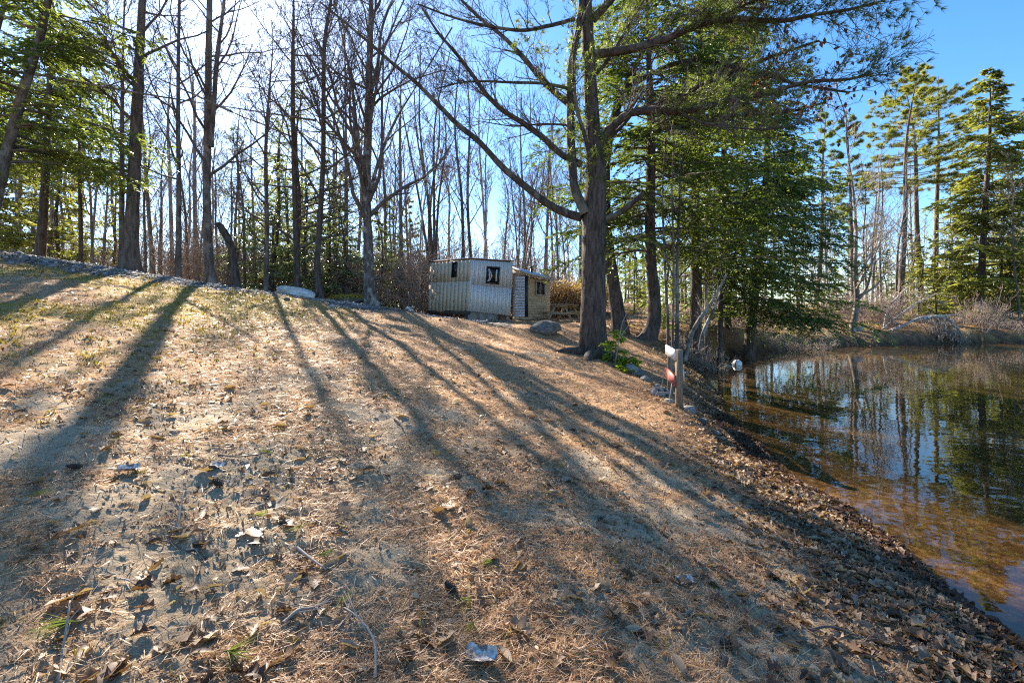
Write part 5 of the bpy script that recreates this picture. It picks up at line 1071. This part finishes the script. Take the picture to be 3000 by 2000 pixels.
def leaf_litter():
    rng = R(820); mb = MB()
    x, y, r = scatter(34000, rng, 1.6, 20); sd = shore_sd(x, y); cl = fbm(x, y, .8, 31)
    i = rng.integers(2, 14, 30000); t = rng.uniform(0, 1, 30000); sx = SHORE[i, 0] * (1 - t) + SHORE[i + 1, 0] * t - np.abs(rng.normal(0, .50, 30000)) + .12; sy = SHORE[i, 1] * (1 - t) + SHORE[i + 1, 1] * t
    pr = np.clip((cl - .45) * 3, .10, 1) + np.where((x > 2.6) & (y > 10), .8, 0); keep = (rng.uniform(0, 1, len(x)) < pr) & (sd > .05)
    x = np.concatenate([x[keep], sx]); y = np.concatenate([y[keep], sy]); r = np.hypot(x, y); n = len(x); z = np.maximum(height(x, y), -.01) + .006
    a = rng.uniform(0, 6.28, n); d = np.stack([np.cos(a), np.sin(a), rng.normal(.1, .3, n)], 1); nn = UP + rng.normal(0, .45, (n, 3)); L = rng.uniform(.008, .030, n) * (1 + .12 * r)
    mb.blades(np.stack([x, y, z], 1), d, nn, L, L * rng.uniform(.3, .75, n), np.clip(rng.normal(.5, .3, n), 0, 1) * np.where(sdn(x, y) < .12, .2, 1), .5)
    V = mb.V[-1].reshape(-1, 4, 3); V += rng.normal(0, .16, V.shape) * L[:, None, None]; V[:, 1, 2] += L * rng.uniform(-.1, .45, n); V[:, 3, 2] += L * rng.uniform(-.1, .45, n); mb.V[-1] = V.reshape(-1, 3)
    m = 16000; fx = rng.uniform(1740, 3000, m); fy = rng.uniform(13, 42, m); X = (fx - 1500) / F * fy; k = sdn(X, fy) > .05; X, fy = X[k], fy[k]; m = len(X); a = rng.uniform(0, 6.28, m); L = rng.uniform(.05, .16, m)
    mb.blades(np.stack([X, fy, height(X, fy) + .01], 1), np.stack([np.cos(a), np.sin(a), rng.normal(.15, .35, m)], 1), UP + rng.normal(0, .5, (m, 3)), L, L * .6, np.clip(rng.normal(.45, .28, m), 0, 1))
    o = ob('leaf_litter', mb.mesh('leaf_litter', M['leaf'])); tag(o, 'scattered litter of small leaf scraps over slope and shore', 'leaf litter', kind='stuff')
leaf_litter()
def needle_litter():
    rng = R(830); mb = MB(); x, y, r = scatter(150000, rng, 1.5, 17); sd = shore_sd(x, y)
    n1 = fbm(x, y, 1.1, 21, 4); n2 = fbm(x, y, .35, 22, 4); pr = sstep(.38, .62, n1 * .55 + n2 * .45 + .26 * sstep(2.5, 7.5, r) - .02) * .9 + .12
    k = (rng.uniform(0, 1, len(x)) < pr) & (sd > .1); x, y, r = x[k], y[k], r[k]; n = len(x); z = height(x, y) + .004
    a = rng.normal(.3, 1.0, n); d = np.stack([np.cos(a), np.sin(a), rng.normal(.05, .16, n)], 1); L = rng.uniform(.04, .10, n)
    c = np.stack([x, y, z], 1); dd = d / np.linalg.norm(d, axis=1, keepdims=True); sdv = np.cross(dd, UP + rng.normal(0, .5, (n, 3))); sdv /= np.linalg.norm(sdv, axis=1, keepdims=True); w = (.0012 + .0004 * r)[:, None]
    V = np.stack([c - sdv * w, c + sdv * w, c + dd * L[:, None]], 1).reshape(-1, 3); mb.raw(V, None, np.arange(3 * n).reshape(-1, 3), np.repeat(np.clip(rng.normal(.5, .25, n), 0, 1), 3))
    o = ob('pine_needles', mb.mesh('pine_needles', M['needle'])); tag(o, 'rusty carpet of fallen pine needles on the slope', 'pine needles', kind='stuff')
needle_litter()
OCT_V = np.array([(1, 0, 0), (-1, 0, 0), (0, 1, 0), (0, -1, 0), (0, 0, 1), (0, 0, -1)], float); OCT_T = np.array([(0, 2, 4), (2, 1, 4), (1, 3, 4), (3, 0, 4), (2, 0, 5), (1, 2, 5), (3, 1, 5), (0, 3, 5)])
def lumps(name, x, y, s, rng, mat, label, cat, flat=.6, tn=.5):
    n = len(x); z = height(x, y); V = OCT_V[None] * (s[:, None, None] * rng.uniform(.6, 1.4, (n, 6, 1))) * np.array([1, 1, flat]); a = rng.uniform(0, 6.28, n); ca, sa = np.cos(a)[:, None], np.sin(a)[:, None]
    V = np.stack([V[..., 0] * ca - V[..., 1] * sa, V[..., 0] * sa + V[..., 1] * ca, V[..., 2]], -1) + np.stack([x, y, z + s * .15], 1)[:, None, :]
    T = OCT_T[None] + (np.arange(n) * 6)[:, None, None]; me = mesh_np(name, V.reshape(-1, 3), None, T.reshape(-1, 3), M[mat], np.repeat(np.clip(rng.normal(tn, .25, n), 0, 1), 6)); tag(ob(name, me), label, cat, kind='stuff')
rg = R(840); x, y, r = scatter(9000, rg, 1.5, 5.5); k = (shore_sd(x, y) > .15) & (fbm(x, y, .5, 41) > .47); lumps('soil_crumbs', x[k], y[k], rg.uniform(.003, .011, k.sum()), rg, 'crumb', 'loose crumbs of sandy soil over the bare slope', 'soil', .7)
def gravel():
    rng = R(850); seg = GRAV; i = rng.integers(0, len(seg) - 1, 19000); t = rng.uniform(0, 1, 19000); x = seg[i, 0] * (1 - t) + seg[i + 1, 0] * t + rng.normal(0, .35, 19000); y = seg[i, 1] * (1 - t) + seg[i + 1, 1] * t + rng.normal(0, 1.0, 19000)
    k = (x > -20) & (x < -.8); lumps('gravel', x[k], y[k], np.clip(rng.lognormal(-3.5, .45, k.sum()), .012, .10), rng, 'gravel', 'band of loose grey gravel along the crest of the slope', 'gravel', .6, .5)
gravel()
def moss_tufts():
    rng = R(860); mb = MB(); x, y, r = scatter(11000, rng, 2.0, 16, -50, 20); n3 = fbm(x, y, 2.5, 23, 3); n2 = fbm(x, y, .35, 22, 4)
    pr = sstep(.50, .62, n3 * .6 + n2 * .4 + .10 * (x < -4)) * sstep(2.0, 6, -x - .15 * np.abs(y - 9)) + .03 * (n2 > .6); k = (rng.uniform(0, 1, len(x)) < pr) & (shore_sd(x, y) > .4); x, y, r = x[k], y[k], r[k]; n = len(x)
    per = 6; c = np.repeat(np.stack([x, y, height(x, y)], 1), per, 0) + rng.normal(0, .02, (n * per, 3)) * np.array([1, 1, 0]); mb.spikes(c, rng.normal(0, .5, (n * per, 3)) + UP * .8, rng.uniform(.02, .06, n * per), .006 + .0012 * np.repeat(r, per), rng, np.clip(rng.normal(.5, .25, n * per), 0, 1))
    tag(ob('moss_and_grass', mb.mesh('moss_and_grass', M['moss'])), 'yellow-green moss and short grass in patches on the slope', 'moss', kind='stuff')
moss_tufts()
# single twigs, sprigs, cones, bark and tufts
def sprig_mesh(seed, L=.12, n=40, mat='pine'):
    rng = R(seed); mb = MB(); mb.tube(np.array([[0, 0, .01], [.03, .005, .02]]), (.003, .002), 4); C = np.tile([.02, 0, .018], (n, 1)); a = rng.normal(0, .38, n); d = np.stack([np.cos(a), np.sin(a), rng.uniform(-.1, .35, n)], 1); mb.spikes(C, d, L * rng.uniform(.7, 1.1, n), .0035, rng, np.clip(rng.normal(.5, .25, n), 0, 1)); return mb.mesh('pine_sprig', M[mat])
SPR = [sprig_mesh(870), sprig_mesh(871), sprig_mesh(872, .10, 30, 'grass')]
def on_px(px, py):                        # ground point seen at a photograph pixel
    d = np.array([(px - 1500) / F, 1, (HOR - py) / F]); t = np.arange(1.2, 25, .01); x = d[0] * t; y = t; z = CAMZ + d[2] * t; g = height(x, y); i = int(np.argmax(z <= g)); return x[i], y[i], g[i]
for i, (px, py, k, s, rot, lab) in enumerate([(655, 1925, 0, 1.15, -.35, 'large green fan of pine needles on bare sand'), (240, 1835, 1, 1.15, 3.7, 'green pine sprig lying against orange leaves'), (880, 1545, 0, .9, -1.2, 'dark green sprig on needles beside a thin stick'), (800, 1335, 1, 1.0, 2.8, 'long flattened green sprig among brown needles'), (1340, 1760, 2, .8, -.6, 'small bright yellow-green sprig on the sand'),
        (1455, 1650, 1, .8, 3.6, 'greenish sprig lying beside curled beige leaves'), (985, 1790, 2, 1.1, 1.2, 'yellow sprig on the tip of a fallen twig'), (1390, 1830, 2, 1.0, -1.8, 'faded yellow sprig lying upside down on crumbly sand'), (730, 1520, 2, .9, .2, 'yellow-green grassy sprig on the needles'), (80, 1465, 2, .8, .9, 'bleached pale sprig on the needle carpet'), (920, 1640, 1, .9, .1, 'green sprig under a short straight stick'), (2090, 1735, 0, .5, 1.2, 'tiny green sprig on the bare sand near the leaf drift')]):
    x, y, z = on_px(px, py); o = ob('pine_sprig', SPR[k], None, (x, y, z + .004)); o.scale = (s, s, s); o.rotation_euler = (0, 0, rot); tag(o, lab, 'sprig', 'pine sprigs dropped on the slope')
def stick(label, pp, r, seed, mat='twig_pale', br=3, group=None):
    rng = R(seed); q = []
    for px, py, dz in pp: x, y, z = on_px(px, py); q.append([x, y, z + dz + r])
    q = np.array(q); mb = MB(); mb.tube(resample(q, 8), np.linspace(r, r * .5, 8), 6)
    for i in range(br):
        t = rng.uniform(.3, .95); o = along(q, t); d = unit(q[-1] - q[0]) + rng.normal(0, .6, 3) * np.array([1, 1, .25]); L = rng.uniform(.06, .2); mb.tube(np.array([o, o + unit(d) * L * .5, o + unit(d) * L + UP * .01]), (r * .5, r * .4, r * .25), 4)
    b = q[0]; o = ob('stick', mb.mesh('stick', M[mat], off=b), None, tuple(b)); tag(o, label, 'stick', group)
stick('forked dead twig standing up in the sand with a pale tip', [(520, 1560, 0), (530, 1500, .03), (540, 1470, .06)], .006, 880)
stick('long thin branched twig on the sand by the birch bark', [(1100, 1990, .0), (1095, 1900, .03), (1040, 1820, .02), (1010, 1790, .01)], .006, 881, br=5)
stick('grey stick slanting over a green sprig', [(870, 1615, .0), (910, 1645, .01), (955, 1672, 0)], .008, 882, br=1)
stick('upright thin weed stalk at the sandy foreground edge', [(170, 1995, 0), (190, 1900, .03), (205, 1840, .10)], .005, 883, br=3)
stick('pale stick at the top of the wet leaf drift', [(2690, 1780, 0), (2740, 1810, .01), (2790, 1840, 0)], .009, 884, br=0)
stick('dark grey stick across the leaf drift', [(2370, 1850, 0), (2440, 1848, .01), (2500, 1865, 0)], .009, 885, 'twig', 1)
stick('crooked grey twig alone on sand near the leaf drift', [(2110, 1930, 0), (2108, 1880, .01), (2130, 1865, .02)], .006, 886, 'twig', 1)
stick('fan of splintered straw-coloured wood beside the orange leaf', [(830, 1830, 0), (880, 1800, .01), (930, 1790, 0)], .008, 887, br=6)
stick('thin twig lying along the needles below the mossy bank', [(640, 1335, 0), (700, 1345, .01), (800, 1325, 0)], .006, 888, 'twig', 3)
stick('short black stick in the shadowed needles', [(1155, 1230, 0), (1175, 1250, .01), (1180, 1262, 0)], .010, 889, 'twig', 0)
for i in range(26):
    rng = R(900 + i); px = rng.uniform(60, 2300); py = rng.uniform(1120, 1960); L = rng.uniform(30, 90); a = rng.uniform(-.8, .8)
    x2, y2 = px + L * math.cos(a), py + L * .5 * math.sin(a)
    if px > 1900 + (py - 1120) * .5: continue
    rngm = ['twig', 'twig_pale'][i % 2]; stick('small %s twig lying loose on the slope' % ['dark', 'pale'][i % 2], group='small loose %s twigs' % ['dark', 'pale'][i % 2], pp= [(px, py, 0), ((px + x2) / 2, (py + y2) / 2, .008), (x2, y2, 0)], r=.004, seed=930 + i, mat=rngm, br=2)
def cone(px, py, label):
    x, y, z = on_px(px, py); mb = MB(); rng = R(int(px)); mb.tube(np.array([[0, 0, 0], [.02, 0, 0], [.05, 0, 0], [.075, 0, 0]]), (.006, .016, .014, .004), 8)
    n = 60; t = np.linspace(0, 1, n); a = t * 40; rr = .015 * np.sin(PI * (t * .8 + .15)); C = np.stack([t * .075, rr * np.cos(a), rr * np.sin(a)], 1); mb.blades(C, np.stack([np.full(n, -.3), np.cos(a), np.sin(a)], 1), np.tile([1., 0, 0], (n, 1)), .012, .012, .4)
    o = ob('pine_cone', mb.mesh('pine_cone', M['bark_dark']), None, (x, y, z + .018)); o.rotation_euler = (0, -.3, rng.uniform(0, 6)); tag(o, label, 'pine cone')
cone(1332, 1405, 'dark pine cone standing in the shadowed needles'); cone(1335, 1745, 'pine cone near the small yellow-green sprig'); cone(240, 1375, 'pine cone half hidden in the rusty needle carpet'); cone(650, 1430, 'open brown pine cone on the sunlit needles')
def bark_piece(px, py, s, rot, label):
    rng = R(int(px)); x, y, z = on_px(px, py); nx, ny = 7, 5; V = []
    for i in range(nx):
        for j in range(ny): V.append(((i / (nx - 1) - .5) * .13 + rng.normal(0, .004), (j / (ny - 1) - .5) * .085 + rng.normal(0, .004), .012 + .05 * ((j / (ny - 1) - .5) ** 2) * 2 + rng.normal(0, .002)))
    Q = [(i * ny + j, (i + 1) * ny + j, (i + 1) * ny + j + 1, i * ny + j + 1) for i in range(nx - 1) for j in range(ny - 1)]
    V = np.array(V); n = len(V); lo = V - np.array([0, 0, .004]); Q2 = [tuple(q + n for q in f[::-1]) for f in Q]
    o = ob('bark_sheet', mesh_np('bark_sheet', np.vstack([V, lo]), Q + Q2, None, M['bark_sheet'], None, False), None, (x, y, z)); o.scale = (s, s, s); o.rotation_euler = (.05, .03, rot); tag(o, label, 'bark')
bark_piece(1405, 1935, 1.0, -.1, 'white birch bark sheet with dark flecks on the sand'); bark_piece(2010, 1710, .8, .2, 'weathered strip of white bark near the leaf drift'); bark_piece(370, 1385, .9, .3, 'bleached bark curl on the needle carpet'); bark_piece(630, 1370, .8, -.3, 'pale bark flake casting a small shadow on the needles')
